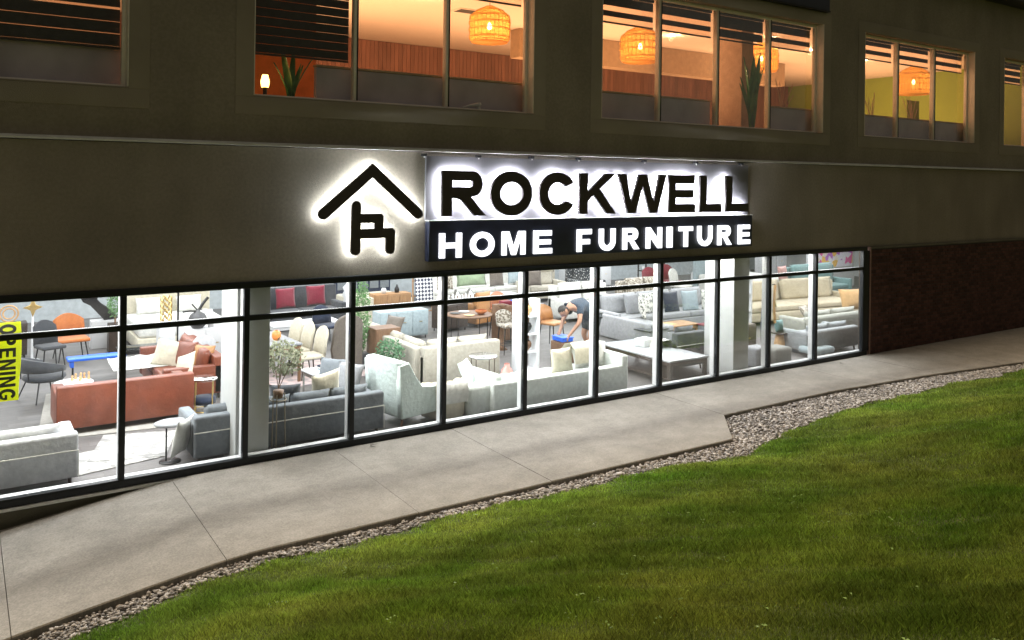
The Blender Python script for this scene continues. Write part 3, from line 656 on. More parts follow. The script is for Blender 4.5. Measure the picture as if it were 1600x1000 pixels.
for (x, z), dl in zip([(4.08, 4.18), (5.03, 4.18), (6.04, 4.19), (7.01, 4.19), (8.5, 4.19), (9.8, 4.19), (11.05, 4.19)], ['between the logo and the letter R', 'over the right side of the letter R', 'between the letters O and C', 'over the left edge of the letter K', 'over the letter W', 'over the gap between E and the first L', 'over the last letter L']):
    t = thing('cable_clip', 'metal clip under the ledge '+dl, 'clip', (x, -.05, z), group='metal clips under the ledge')
    MB().box(-.035, .035, -.05, .03, -.03, .012, .008).build('clip_body', m_dark, t); MB().cyl((0, -.03, -.05), (0, -.03, -.02), .012).build('bolt', m_flash, t)

# ---------------------------------------------------------------- shop interior shell
F = -.1
fl = struct(MB().box(-9, 30, .25, 14.2, F-.2, F-.012).build('shop_floor', mat('floor_base', (.12, .11, .10))))
g = MB(); y = .2; k = 0
while y < 14.0:
    x = -9-random.uniform(0, 1.2)
    while x < 30:
        g.add([(x+.0015, y+.0015, F), (x+1.2185, y+.0015, F), (x+1.2185, y+.1785, F), (x+.0015, y+.1785, F)], [(0, 1, 2, 3)]); x += 1.22
    y += .18
tag(g.build('floor_planks', m_floor, fl), None, None, kind='stuff')
struct(MB().box(-9, 30, 13.9, 14.1, F, 3.2).build('shop_back_wall', mat('pale_blue_wall', (.42, .46, .48), rough=.8)))
struct(MB().box(30, 30.2, 0, 14.2, F, 7.5).build('right_end_wall', m_wallw))
struct(MB().box(-9, 30, .25, 14.2, 3.0, 3.2).build('shop_ceiling', m_ceil))
MB().box(-9, 31, 14.2, 14.4, -1, 8.3).build('rear_wall', m_found, bld)
struct(MB().box(-9, SX1, .205, .25, F-.2, ZB).build('window_board', m_wallw))
for x, lab in [(1.44, 'white square column behind the second mullion near the grey sofas'), (11.22, 'white square column right of the dark armchair')]:
    tag(MB().box(x, x+.45, .22, 1.0, F, 3.0, .006).build('column', m_grey_wall), lab, 'column')

# ---------------------------------------------------------------- furniture kit
fb = {}
def fabc(key, col, **k):
    if key not in fb: fb[key] = fabric(key, col, **k)
    return fb[key]
lightgrey = fabc('light_grey_fabric', (.62, .63, .65)); midgrey = fabc('grey_fabric', (.36, .37, .39)); bluegrey = fabc('blue_grey_fabric', (.21, .235, .26)); darkgrey = fabc('charcoal_fabric', (.075, .08, .09))
cream = fabc('cream_fabric', (.82, .76, .60)); white = fabc('white_fabric', (.85, .85, .80)); mint = fabc('pale_mint_fabric', (.86, .99, .95)); greenf = fabc('green_fabric', (.34, .44, .28))
leather = mat('brown_leather', (.175, .045, .022), rough=.42, var=.18, scale=5, bump=.25, bscale=22); tanleather = mat('tan_leather', (.38, .18, .065), rough=.45, var=.15, scale=6, bump=.15, bscale=30); brownf = mat('dark_tan_leather', (.35, .13, .06), rough=.5, bump=.15)
orangef = fabc('orange_fabric', (.66, .22, .07)); navyf = fabc('navy_fabric', (.03, .04, .075)); bluef = mat('bright_blue', (.02, .14, .75), rough=.4, var=.05); tealf = fabc('teal_fabric', (.20, .33, .33))
redf = fabc('red_fabric', (.24, .022, .045)); olive = fabc('lime_fabric', (.42, .43, .08)); peachf = fabc('peach_fabric', (.80, .50, .24)); pinkf = fabc('pink_fabric', (.62, .36, .33)); taupe = fabc('taupe_fabric', (.20, .17, .145)); palebl = fabc('pale_blue_fabric', (.46, .56, .60))
floral = pattern('floral_fabric', (.12, .13, .12), (.74, .72, .66), 15, 'voronoi', .42); leafp = pattern('leafy_fabric', (.75, .74, .68), (.22, .24, .22), 12, 'noise', .53); plaid = pattern('plaid_fabric', (.7, .7, .7), (.04, .045, .08), 3.2, 'plaid', .5); brownpat = pattern('brown_pattern_fabric', (.45, .42, .36), (.16, .13, .10), 22, 'noise', .5)
rugpat = pattern('pale_rug_weave', (.40, .39, .37), (.22, .215, .21), 5, 'noise', .55); rugpink = pattern('pink_rug_weave', (.55, .42, .40), (.35, .30, .30), 6, 'noise', .5)

def TR(x, y, z, rx=0, ry=0, rz=0): return Matrix.Translation((x, y, z)) @ Matrix.Rotation(rz, 4, 'Z') @ Matrix.Rotation(ry, 4, 'Y') @ Matrix.Rotation(rx, 4, 'X')
def sofa_parts(t, W, D, SH, BH, AH, m, aw=.16, bt=.18, ns=2, cm=None, legs=True, arms=(1, 1), M=None, lm=None, bcush=True, pipe=None, bslope=0, bev=.035):
    cm = cm or m; lm = lm or m_wood_d; M = M or Matrix(); lg = .10 if legs else .012
    MB().box(-W/2+.006, W/2-.006, -D/2+.004, D/2-.02, lg, SH-.12, bev*.6, M).build('base', m, t)
    g = MB(); g.box(-W/2, W/2, D/2-bt, D/2, lg+.004, BH, bev, M)
    if bslope: g.v = [(x, y, z) for x, y, z in g.v]
    g.build('backrest', m, t)
    for k, s in enumerate((-1, 1)):
        if arms[k]: MB().box(*(sorted((s*W/2, s*(W/2-aw)))), -D/2-.012, D/2-.004, lg+.002, AH, bev, M).build('arm', m, t)
    iw = W-aw*(arms[0]+arms[1])-.02; x0 = -W/2+aw*arms[0]+.01
    for k in range(ns):
        a = x0+iw*k/ns+.006; b = x0+iw*(k+1)/ns-.006
        MB().box(a, b, -D/2+.01, D/2-bt-.01, SH-.118, SH+.03, .05, M, 3).build('seat_cushion', cm, t)
        if bcush: MB().pillow(b-a, BH-SH+.10, .20, M @ TR((a+b)/2, D/2-bt-.09, SH+(BH-SH)/2+.05, R(-10)), box=1, pinch=.02).build('back_cushion', cm, t)
    if legs:
        for sx in (-1, 1):
            for sy in (-1, 1):
                p = M @ Vector((sx*(W/2-.08), sy*(D/2-.08), 0)); q = M @ Vector((sx*(W/2-.09), sy*(D/2-.09), lg+.01)); MB().cyl(p, q, .018, .026, 8).build('leg', lm, t)
    if pipe:
        g = MB(); zz = BH*.68; g.tube([M @ Vector((-W/2, D/2+.004, zz)), M @ Vector((W/2, D/2+.004, zz))], .008, 6); g.tube([M @ Vector((-W/2, D/2+.004, lg)), M @ Vector((-W/2, D/2+.004, zz))], .006, 6); g.build('piping', pipe, t)
def sofa(name, lab, x, y, rz, W, D, SH, BH, AH, m, cat='sofa', **k):
    t = thing(name, lab, cat, (x, y, F), rz); sofa_parts(t, W, D, SH, BH, AH, m, **k); return t
def pillow(lab, x, y, z, rz, m, s=.45, tilt=-15, sh=None, ty=.16, roll=0):
    o = MB().pillow(s, sh or s, ty).build('cushion', m, None); o.matrix_world = TR(x, y, z, R(tilt), R(roll), rz); tag(o, lab, 'cushion', 'scatter cushions'); return o
def table(lab, x, y, rz, W, D, H, mt, ml, name='table', lt=.04, top=.035, shelf=False, cat='table'):
    t = thing(name, lab, cat, (x, y, F), rz); MB().box(-W/2, W/2, -D/2, D/2, H-top, H, .006).build('table_top', mt, t)
    g = MB(); g.box(-W/2+.02, W/2-.02, -D/2+.02, D/2-.02, H-top-.07, H-top-.001); g.build('apron', ml, t)
    for sx in (-1, 1):
        for sy in (-1, 1): MB().box(*sorted((sx*(W/2-.02), sx*(W/2-.02-lt))), *sorted((sy*(D/2-.02), sy*(D/2-.02-lt))), 0, H-top-.071, .004).build('leg', ml, t)
    if shelf: MB().box(-W/2+.03, W/2-.03, -D/2+.03, D/2-.03, .12, .145).build('shelf', ml, t)
    return t
def roundtable(lab, x, y, r, H, mt, ml, name='side_table', shelf=None, nl=4, drum=False):
    t = thing(name, lab, 'table', (x, y, F)); MB().lathe([(.001, H), (r-.01, H), (r, H-.008), (r, H-.03), (r-.015, H-.035), (.001, H-.035)], n=28).build('table_top', mt, t)
    if drum: MB().lathe([(r*.86, H-.036), (r*.86, .0), (.001, 0)], n=28).build('drum_base', ml, t); return t
    for i in range(nl):
        a = 2*PI*i/nl+.5; MB().cyl((r*.9*math.cos(a), r*.9*math.sin(a), 0), (r*.9*math.cos(a), r*.9*math.sin(a), H-.036), .010, n=7).build('leg', ml, t)
    g = MB(); g.tube([(r*.9*math.cos(2*PI*i/24), r*.9*math.sin(2*PI*i/24), .05) for i in range(25)], .008, 5); g.build('foot_ring', ml, t)
    if shelf: MB().lathe([(.001, H*.45), (r*.88, H*.45), (r*.88, H*.45-.10), (.001, H*.45-.10)], n=24).build('shelf', shelf, t)
    return t
rugn = 0.0
def rug(lab, x, y, rz, W, D, m):
    global rugn; rugn = rugn+.003; o = MB().box(-W/2, W/2, -D/2, D/2, 0, .009+rugn, .003).build('rug', m, None, (x, y, F+.0005), rz); return tag(o, lab, 'rug')
def chair(lab, x, y, rz, m, ml, SH=.45, BH=.85, W=.46, name='dining_chair', bucket=False, group=None, rung=False):
    t = thing(name, lab, 'chair', (x, y, F), rz, group); MB().box(-W/2, W/2, -W/2, W/2, SH-.07, SH, .03).build('seat', m, t)
    g = MB(); vs = []; n = 8; hb = BH-SH
    for i in range(n+1):
        u = -1+2*i/n
        for k, s in enumerate((0, .5, 1)):
            for d in (0, .05):
                cv = (.10 if bucket else .03)*u*u; rd = (1-.25*(s == 1)*u*u)
                vs.append((u*W/2*(1-.06*s), W/2-.02-cv+.07*s+d, SH-.03+hb*s*rd))
    K = 6
    for i in range(n):
        a = i*K; b = a+K
        for s in range(2): g.f += [(a+2*s, b+2*s, b+2*s+2, a+2*s+2), (a+2*s+1, a+2*s+3, b+2*s+3, b+2*s+1)]
        g.f += [(a+4, b+4, b+5, a+5), (a, a+1, b+1, b)]
    g.f += [(0, 2, 3, 1), (2, 4, 5, 3), (n*K, n*K+1, n*K+3, n*K+2), (n*K+2, n*K+3, n*K+5, n*K+4)]
    g.v = vs; g.sm = [True]*len(g.f); fixnormals(g.build('backrest', m, t))
    for sx in (-1, 1):
        for sy in (-1, 1): MB().cyl((sx*W*.46, sy*W*.46, 0), (sx*W*.36, sy*W*.36, SH-.071), .010, .015, 7).build('leg', ml, t)
    if rung: g = MB(); q = W*.42; g.tube([(-q, -q, .2), (q, -q, .2), (q, q, .2), (-q, q, .2), (-q, -q, .2)], .008, 6); g.build('foot_rest', ml, t)
    return t
def bush(t, r, z, m, n=500, sq=1.0, leaf=.035, seed=1, name='foliage'):
    rr = random.Random(seed); g = MB()
    for _ in range(n):
        a = rr.uniform(0, 2*PI); c = rr.uniform(-1, 1); q = r*rr.uniform(.6, 1.05); s = math.sqrt(1-c*c)
        p = Vector((q*s*math.cos(a), q*s*math.sin(a), z+q*c*sq)); d = Vector((rr.uniform(-1, 1), rr.uniform(-1, 1), rr.uniform(-.6, 1))).normalized(); e = d.orthogonal().normalized()*leaf*.45; L = d*leaf*rr.uniform(.7, 1.4)
        g.add([p, p+L*.5+e, p+L, p+L*.5-e], [(0, 1, 2, 3)])
    return g.build(name, m, t)
def cabinet(lab, x, y, rz, W, D, H, m, ndoor=2, name='cabinet', legs=True, knob=None):
    t = thing(name, lab, 'cabinet', (x, y, F), rz); MB().box(-W/2, W/2, -D/2, D/2, .08, H, .008).build('carcass', m, t)
    for k in range(ndoor):
        a = -W/2+W*k/ndoor+.012; b = -W/2+W*(k+1)/ndoor-.012
        d = MB().box(a, b, -D/2-.018, -D/2-.001, .11, H-.03, .004).build('door', m, t); MB().box((a+b)/2-.04, (a+b)/2+.04, -D/2-.032, -D/2-.019, H*.6, H*.6+.012).build('handle', knob or m_gold, d)
    for sx in (-1, 1):
        for sy in (-1, 1): MB().cyl((sx*(W/2-.05), sy*(D/2-.05), 0), (sx*(W/2-.05), sy*(D/2-.05), .085), .015, n=6).build('leg', m_dark, t)
    return t
def vase(lab, x, y, z, prof, m, name='vase', cat='vase'):
    return tag(MB().lathe(prof, n=20).build(name, m, None, (x, y, z)), lab, cat)

# ---- bay 1: left panes
sofa('sofa', 'pale grey sofa with its back to the glass at the bottom left corner', -1.58, 1.02, PI, 2.35, .9, .40, .66, .60, lightgrey, pipe=white, ns=2)
rug('pale patterned rug beside the pale grey corner sofa', -.05, 1.45, .2, 1.3, .9, rugpat)
rug('cream rug under the brown leather sofa', .75, 4.05, -.12, 2.6, 2.9, fabc('cream_rug', (.44, .42, .38)))
sofa('leather_sofa', 'brown leather sofa seen from behind through the left panes', .52, 3.28, PI, 1.95, .95, .42, .74, .60, leather, aw=.17, bev=.02, ns=2, bcush=False)
sofa('leather_sofa', 'brown leather corner section with cream and brown cushions', 1.75, 5.0, -PI/2, 2.3, 1.0, .42, .74, .60, leather, aw=.16, bev=.02, ns=2)
pillow('cream cushion leaning in the middle of the brown leather section', 1.52, 4.95, .56, -.5, cream, .50, -18, roll=12)
pillow('brown leather cushion behind the upright cream cushion', 1.78, 4.75, .56, -.9, leather, .46, -18)
pillow('cream cushion lying at the near end of the brown leather section', 1.62, 4.05, .50, -1.0, cream, .44, -28, roll=-20)
pillow('brown cushion at the right end of the brown leather section', 2.0, 4.35, .56, -.8, tanleather, .42, -15)
g = MB(); g.sheet([(-.35, .02), (-.2, .035), (0, .04), (.25, .05), (.42, .10)], .9, .03, 3); tag(g.build('throw_blanket', white, None, (1.05, 5.2, F+.44)), 'crumpled white throw on the seat of the brown leather section', 'blanket')
t = roundtable('round white topped coffee table with brown drum base', -.05, 4.55, .30, .42, m_white, m_brownw, 'coffee_table', drum=True)
m_tan = mat('tan_carving', (.62, .38, .18), rough=.5, var=.2)
for i, (x, y, h) in enumerate([(.0, 4.75, .10), (.07, 4.68, .12), (.13, 4.74, .10), (.19, 4.66, .13), (.05, 4.58, .08), (-.06, 4.66, .09)]):
    o = MB().lathe([(.001, 0), (.026, 0), (.02, .02), (.012, h*.6), (.02, h*.7), (.016, h*.9), (.001, h)], n=10).build('figurine', m_tan, None, (x, y, F+.421)); tag(o, 'small carved tan figurine standing on the white coffee table', 'figurine', 'carved figurines on the coffee table')
roundtable('gold side table with dark drawer right of the brown leather sofa', 1.72, 3.10, .21, .58, glass_mat('table_glass', (.8, .82, .8)), m_gold, 'gold_side_table', shelf=navyf, nl=4)
# round black lounge chair
def lounge(lab, x, y, rz):
    t = thing('lounge_chair', lab, 'chair', (x, y, F), rz)
    MB().lathe([(.001, .44), (.28, .44), (.33, .42), (.34, .38), (.30, .34), (.001, .34)], n=26).build('seat', darkgrey, t)
    g = MB(); vs = []; n = 18
    for i in range(n+1):
        a = R(-25+230*i/n); s = math.sin(PI*i/n)
        for rr_, zz in ((.33, .52), (.40, .52), (.42, .60+.16*s), (.36, .60+.16*s)): vs.append((rr_*math.cos(a), rr_*math.sin(a), zz))
    fs = [(4*i+k, 4*i+4+k, 4*i+4+(k+1) % 4, 4*i+(k+1) % 4) for i in range(n) for k in range(4)]+[(0, 1, 2, 3), (4*n+3, 4*n+2, 4*n+1, 4*n)]
    g.add(vs, fs, True); fixnormals(g.build('curved_backrest', darkgrey, t))
    for a in (-20, 75, 110, 200): 
        MB().cyl((.36*math.cos(R(a)), .36*math.sin(R(a)), .40), (.37*math.cos(R(a)), .37*math.sin(R(a)), .56), .010, n=6).build('back_post', m_dark, t)
    for a in (45, 135, 225, 315): MB().cyl((.42*math.cos(R(a)), .42*math.sin(R(a)), 0), (.27*math.cos(R(a)), .27*math.sin(R(a)), .36), .010, .013, 7).build('leg', m_dark, t)
lounge('round charcoal lounge chair on thin black legs beside the yellow banner', -.42, 5.35, 2.0)
chair('dark high backed chair behind the charcoal lounge chair', -.12, 8.0, .3, darkgrey, m_dark, .45, .95)
chair('orange bucket chair on thin black legs near the left panes', .32, 8.6, .1, orangef, m_dark, .46, .95, .62, 'bucket_chair', bucket=True)
t = thing('blue_bench', 'bright blue low bench between the orange chair and the leather sofa', 'bench', (.52, 6.35, F))
MB().box(-.5, .5, -.16, .16, .42, .47, .012).build('bench_top', bluef, t)
for s in (-1, 1): MB().box(s*.42-.03, s*.42+.03, -.12, .12, .30, .419, .01).build('bracket', bluef, t); MB().box(s*.40-.015, s*.40+.015, -.02, .02, 0, .299).build('leg', m_dark, t)
cabinet('dark low sideboard left of the white pole with the gold star', -1.0, 9.3, 0, 1.1, .42, .75, m_wood_d)
g = MB()
for q in (.17, .11): g.tube([(q*math.cos(2*PI*i/20), 0, .19+q*math.sin(2*PI*i/20)) for i in range(21)], .018, 6)
tag(g.build('ring_ornament', m_tan, None, (-.78, 9.3, F+.751)), 'tan ring ornament standing on the dark sideboard', 'ornament')
t = thing('star_stand', 'white pole stand carrying a gold four pointed star', 'stand', (-.38, 8.8, F))
MB().cyl((0, 0, 0), (0, 0, 1.5), .025).build('pole', m_white, t); MB().lathe([(.001, 0), (.14, 0), (.14, .02), (.03, .05)], n=16).build('foot', m_white, t)
solid2d('star', [[(0, .19), (.05, .05), (.17, 0), (.05, -.05), (0, -.19), (-.05, -.05), (-.17, 0), (-.05, .05)]], .03, m_gold, t, (0, -.045, 1.12), .004)
t = thing('stag_sculpture', 'black leaping animal sculpture behind the orange chair', 'sculpture', (.9, 9.6, F))
solid2d('animal_body', [[(-.32, 1.22), (-.18, 1.13), (-.06, 1.20), (.06, 1.22), (.0, 1.10), (.10, .98), (.30, .84), (.42, .66), (.18, .64), (.05, .80), (-.10, .98), (-.24, 1.06)]], .12, m_dark, t, (0, 0, 0), .02)
MB().box(-.1, .5, -.14, .14, 0, .62, .01).build('plinth', m_wallw, t)
t = thing('topiary', 'green clipped topiary on a tall dark pedestal behind the blue bench', 'plant', (1.22, 9.0, F))
m_top = mat('topiary_leaves', (.10, .22, .07), rough=.7, var=.35, scale=12)
MB().box(-.14, .14, -.14, .14, 0, .62, .008).build('pedestal', m_wood_d, t); MB().cyl((0, 0, .62), (0, 0, .8), .02).build('stem', m_brownw, t); bush(t, .17, 1.05, m_top, 700, 1.7, .035, 2)
t = thing('bed', 'cream upholstered bed with tall headboard behind the leather sofas', 'bed', (2.55, 9.3, F))
MB().box(-1.0, 1.0, .95, 1.12, 0, 1.35, .04).build('headboard', cream, t); MB().box(-.98, .98, -1.0, .94, .08, .34, .02).build('bed_frame', cream, t); MB().box(-.95, .95, -.95, .92, .341, .62, .07).build('mattress', white, t)
for s in (-1, 1): MB().pillow(.6, .42, .16, TR(s*.45, .72, .80, R(-25))).build('bed_pillow', white, t)
table('black framed glass low table behind the leather sofas', 1.45, 7.1, 0, .9, .5, .42, glass_mat('dark_glass', (.3, .32, .34)), m_dark, 'low_table', .03)
t = thing('gold_lattice_ornament', 'tall gold lattice ornament on a white plinth in front of the cream bed', 'ornament', (2.0, 7.6, F))
MB().box(-.16, .16, -.16, .16, 0, .70, .008).build('plinth', m_wallw, t)
g = MB()
for k in range(5):
    for i in range(5):
        a0 = 2*PI*i/5; 
        for sg in (1, -1): g.tube([(.11*math.cos(a0+sg*.63*j/2), .11*math.sin(a0+sg*.63*j/2), .70+.13*k+.065*j) for j in range(3)], .013, 5)
g.build('lattice', m_gold, t)
tag(MB().cyl((0, 0, 0), (0, 0, 1.5), .022).build('black_pole', m_dark, None, (2.22, 7.5, F)), 'slim black pole right of the gold lattice ornament', 'pole')
cabinet('white console table carrying the black horned vase', 2.55, 6.7, 0, .9, .35, .78, m_wallw, 2, 'console')
t = thing('horned_vase', 'round black vase with horn like branches next to the column', 'vase', (2.42, 6.62, F+.781))
MB().lathe([(.001, 0), (.10, 0), (.17, .08), (.19, .18), (.14, .29), (.05, .34), (.04, .38), (.001, .38)], n=20).build('vase_body', m_pot, t)
g = MB(); g.tube([(0, 0, .34), (-.16, 0, .36), (-.30, 0, .35)], .02, 6); g.tube([(0, 0, .36), (-.08, 0, .45), (-.12, 0, .5)], .015, 6); g.tube([(0, 0, .34), (.1, 0, .5), (.2, 0, .62)], .03, 6); g.build('branches', m_dark, t)
vase('tall white bottle vase beside the black horned vase', 2.68, 6.6, F+.781, [(.001, 0), (.06, 0), (.07, .18), (.05, .30), (.03, .33), (.03, .38)], m_wallw)
chair('pale grey armless chair half hidden by the left column', 2.35, 4.75, .6, lightgrey, m_dark, .45, .95, .6)
# yellow banner
ban = thing('opening_banner', 'yellow vertical banner reading OPENING inside the left pane', 'banner', (-1.325, .17, 1.62))
m_yel = mat('yellow_banner', (.80, .84, .05), rough=.5, var=.04)
n = m_yel.node_tree.nodes; l = m_yel.node_tree.links; tr = n.new('ShaderNodeBsdfTranslucent'); tr.inputs[0].default_value = (.62, .66, .05, 1); ms = n.new('ShaderNodeMixShader'); ms.inputs[0].default_value = .6
l.new(n['Principled BSDF'].outputs[0], ms.inputs[1]); l.new(tr.outputs[0], ms.inputs[2]); l.new(ms.outputs[0], n['Material Output'].inputs[0])
m_blk = mat('banner_black_print', (.02, .02, .02), rough=.5)
g = MB(); n = 10; vs = []
for i in range(n+1):
    z = .46-.92*i/n; off = .012*math.sin(i*.8)
    for x in (-.26, .25): vs += [(x+.012*math.sin(i*.5), off, z), (x+.012*math.sin(i*.5), off+.002, z)]
g.add(vs, [(4*i, 4*i+2, 4*i+6, 4*i+4) for i in range(n)]+[(4*i+1, 4*i+5, 4*i+7, 4*i+3) for i in range(n)], True); g.build('banner_sheet', m_yel, ban)
z = .44
for c, wd in [('O', .12), ('P', .115), ('E', .11), ('N', .12), ('I', .035), ('N', .12), ('G', .125)]:
    solid2d('letter', glyph(c, wd, .036, .17), .002, m_blk, ban, (.035, -.016, z), 0, 0, (PI/2, R(90), 0)); z -= wd+.022
m_cord = mat('white_cord', (.7, .7, .7))
# long grey sofa, C table, plant
sofa('long_grey_sofa', 'long blue grey sofa with white piping, back against the glass by the column', 2.36, .98, PI, 2.78, .98, .40, .66, .58, bluegrey, pipe=white, ns=4, bcush=True)
pillow('large cream cushion on the long blue grey sofa', 2.95, .86, .66, .25, cream, .52, 8, .46, roll=-6)
pillow('charcoal cushion left of the large cream cushion', 2.38, 1.02, .57, -.35, darkgrey, .46, 10, .34)
pillow('puffy blue grey cushion at the far right end of the long sofa', 3.52, 1.35, .60, -1.1, midgrey, .52, -20)
pillow('grey cushion behind the puffy one on the long sofa', 3.40, 1.75, .62, -.9, bluegrey, .5, -20)
pillow('white pillow propped on the left end of the long grey sofa', .86, .70, .28, .9, white, .46, 12, .52, ty=.13)
t = thing('c_side_table', 'grey oval topped side table on a black pole by the left column', 'table', (.80, 1.0, F))
MB().lathe([(.001, .52), (.22, .52), (.25, .505), (.23, .48), (.001, .47)], n=24, squash=.8).build('table_top', midgrey, t); MB().cyl((-.1, -.1, .02), (-.1, -.1, .48), .012, n=8).build('pole', m_dark, t); MB().lathe([(.001, .015), (.14, .015), (.14, 0)], x=-.05, y=-.1, n=16).build('foot', m_dark, t)
rug('white patterned rug by the left end of the long grey sofa', .45, 1.85, -.3, 1.0, 1.2, rugpat)
t = thing('leafy_plant_stand', 'fine leaved dry plant on a tall thin gold stand by the long grey sofa', 'plant stand', (2.06, .345, F))
m_gl = mat('dry_olive_leaves', (.22, .24, .15), rough=.7, var=.4, scale=12)
g = MB(); 
for a in (0, 120, 240): g.tube([(.09*math.cos(R(a)), .09*math.sin(R(a)), .88), (.11*math.cos(R(a)), .11*math.sin(R(a)), 0)], .008, 6)
g.tube([(.11*math.cos(2*PI*i/16), .11*math.sin(2*PI*i/16), .80) for i in range(17)], .007, 5); g.build('stand_frame', mat('aged_bronze', (.22, .19, .14), rough=.5, metal=.5), t)
MB().lathe([(.001, .82), (.06, .82), (.075, .93), (.001, .93)], n=16).build('pot', m_brownw, t); o = bush(t, .30, 0, m_gl, 620, .85, .05, 6); o.location = (.14, .30, 1.30)
for a, b in ((.1, .2), (.2, .35), (.25, .1), (.05, .4)): MB().tube([(0, 0, .95), (a*.5, b*.5, 1.15), (a, b, 1.35)], .006, 5).build('twig', m_brownw, t)
# dining corner behind
rug('pinkish rug under the cream dining chairs', 4.25, 4.9, .1, 2.2, 1.8, rugpink)
table('grey topped dining table holding an orange vase', 3.35, 4.95, .05, .8, 1.5, .75, midgrey, m_brownw, 'dining_table', .05)
vase('orange vase on the grey dining table', 3.45, 4.75, F+.751, [(.001, 0), (.06, 0), (.09, .07), (.08, .15), (.04, .19), (.03, .19)], mat('orange_glaze', (.85, .28, .07), rough=.3))
for (x, y, a, lab) in [(3.9, 5.65, -1.45, 'farthest of the three cream dining chairs beside the grey table'), (3.95, 5.1, -1.5, 'middle one of the three cream dining chairs beside the grey table'), (4.0, 4.5, -1.5, 'nearest of the three cream dining chairs beside the grey table')]:
    chair(lab, x, y, a, cream, m_wood_d, .47, 1.02, .5, group='cream dining chairs')
pillow('black and white cushion standing left of the cream dining chairs', 3.35, 6.3, .78, -.2, floral, .6, -8)
sofa('charcoal_sofa', 'charcoal sofa with two red cushions at the back of the shop', 5.75, 9.9, .03, 2.2, .9, .44, 1.02, .62, darkgrey, bcush=False)
pillow('left red cushion on the charcoal sofa', 5.25, 9.62, .72, .05, redf, .52, -12); pillow('right red cushion on the charcoal sofa', 6.05, 9.62, .74, 0, redf, .52, -12)
table('white low table in front of the charcoal sofa', 5.25, 8.3, .02, 1.7, .7, .42, m_wallw, m_wallw, 'low_table', .06)
t = thing('ceramic_lamp', 'white carved ceramic lamp right of the charcoal sofa', 'lamp', (6.98, 9.7, F))
cabinetm = MB().box(-.2, .2, -.2, .2, 0, .5, .01).build('stand', m_wood_d, t); MB().lathe([(.001, .5), (.08, .5), (.16, .58), (.11, .68), (.17, .78), (.11, .88), (.15, .98), (.06, 1.06), (.001, 1.07)], n=20).build('lamp_body', m_wallw, t)
chair('navy chair between the cream dining chairs and the brown screen', 5.55, 7.5, .2, navyf, m_dark, .45, .9, .5)
t = thing('brown_screen', 'rounded brown display panel left of the green topiary', 'screen', (4.85, 4.55, F), .15)
solid2d('panel', [[(-.3, 0), (.3, 0), (.3, .95)]+arc(0, .95, .3, .2, 0, 180, 12)+[(-.3, .95), (-.38, .5)]], .06, taupe, t, (0, 0, 0), .01)
table('white book table in front of the brown screen', 3.95, 3.35, .1, .8, .5, .42, m_wallw, m_chrome, 'low_table', .03)
for k in range(3):
    o = MB().box(-.13, .13, -.09, .09, 0, .03, .004).build('book', (palebl, white, navyf)[k], None, (3.9, 3.3, F+.421+.031*k), .2*k); tag(o, ['pale blue book at the bottom of the stack on the white low table', 'white book in the middle of the stack on the white low table', 'navy book on top of the stack on the white low table'][k], 'book', 'books on the white low table')
t = thing('cypress_topiary', 'tall narrow green topiary in a dark square pot behind the sofa end', 'plant', (5.22, 4.75, F))
MB().box(-.15, .15, -.15, .15, 0, .32, .01).build('pot', m_pot, t); MB().cyl((0, 0, .3), (0, 0, .7), .02).build('trunk', m_brownw, t); bush(t, .17, 1.1, m_top, 1500, 4.4, .04, 8)
t = thing('round_bush', 'round dark green bush in a dark pot beside the wing chair', 'plant', (5.12, 3.2, F))
m_bush = mat('bush_leaves', (.045, .13, .05), rough=.6, var=.4, scale=10)
MB().lathe([(.001, 0), (.17, 0), (.21, .40), (.19, .40), (.17, .36), (.001, .36)], n=18).build('pot', m_pot, t); bush(t, .27, .62, m_bush, 900, .95, .045, 9)
cabinet('brown cube cabinet behind the round green bush', 5.62, 4.55, .0, .55, .45, .85, m_brownw, 1)
# wing chair
t = thing('wing_chair', 'pale mint wing armchair with tapered dark legs, seen from behind', 'armchair', (4.38, 1.05, F), PI/2+.22)
g = MB(); g.box(-.42, .42, .22, .40, .16, 1.06, .04)
g.v = [(x*(1+.0*(z)), y+.10*(z-.16)/.9, z-.0) for x, y, z in g.v]; g.build('backrest', mint, t)
for s in (-1, 1):
    lp = [(-.36, .18), (.42, .18), (.48, 1.0), (.30, 1.03), (.16, .80), (.02, .62), (-.30, .58), (-.38, .5)]
    solid2d('wing_arm', [lp], .09, mint, t, (s*.40, 0, 0), .015, -.01, (PI/2, 0, PI/2))
MB().box(-.35, .35, -.36, .24, .18, .34, .02).build('seat_base', mint, t); MB().box(-.34, .34, -.38, .22, .341, .48, .05).build('seat_cushion', mint, t)
for sx in (-1, 1):
    for sy in (-1, 1): MB().cyl((sx*.36, sy*.36, 0), (sx*.34, sy*.32, .19), .014, .028, 8).build('leg', m_brownw, t)
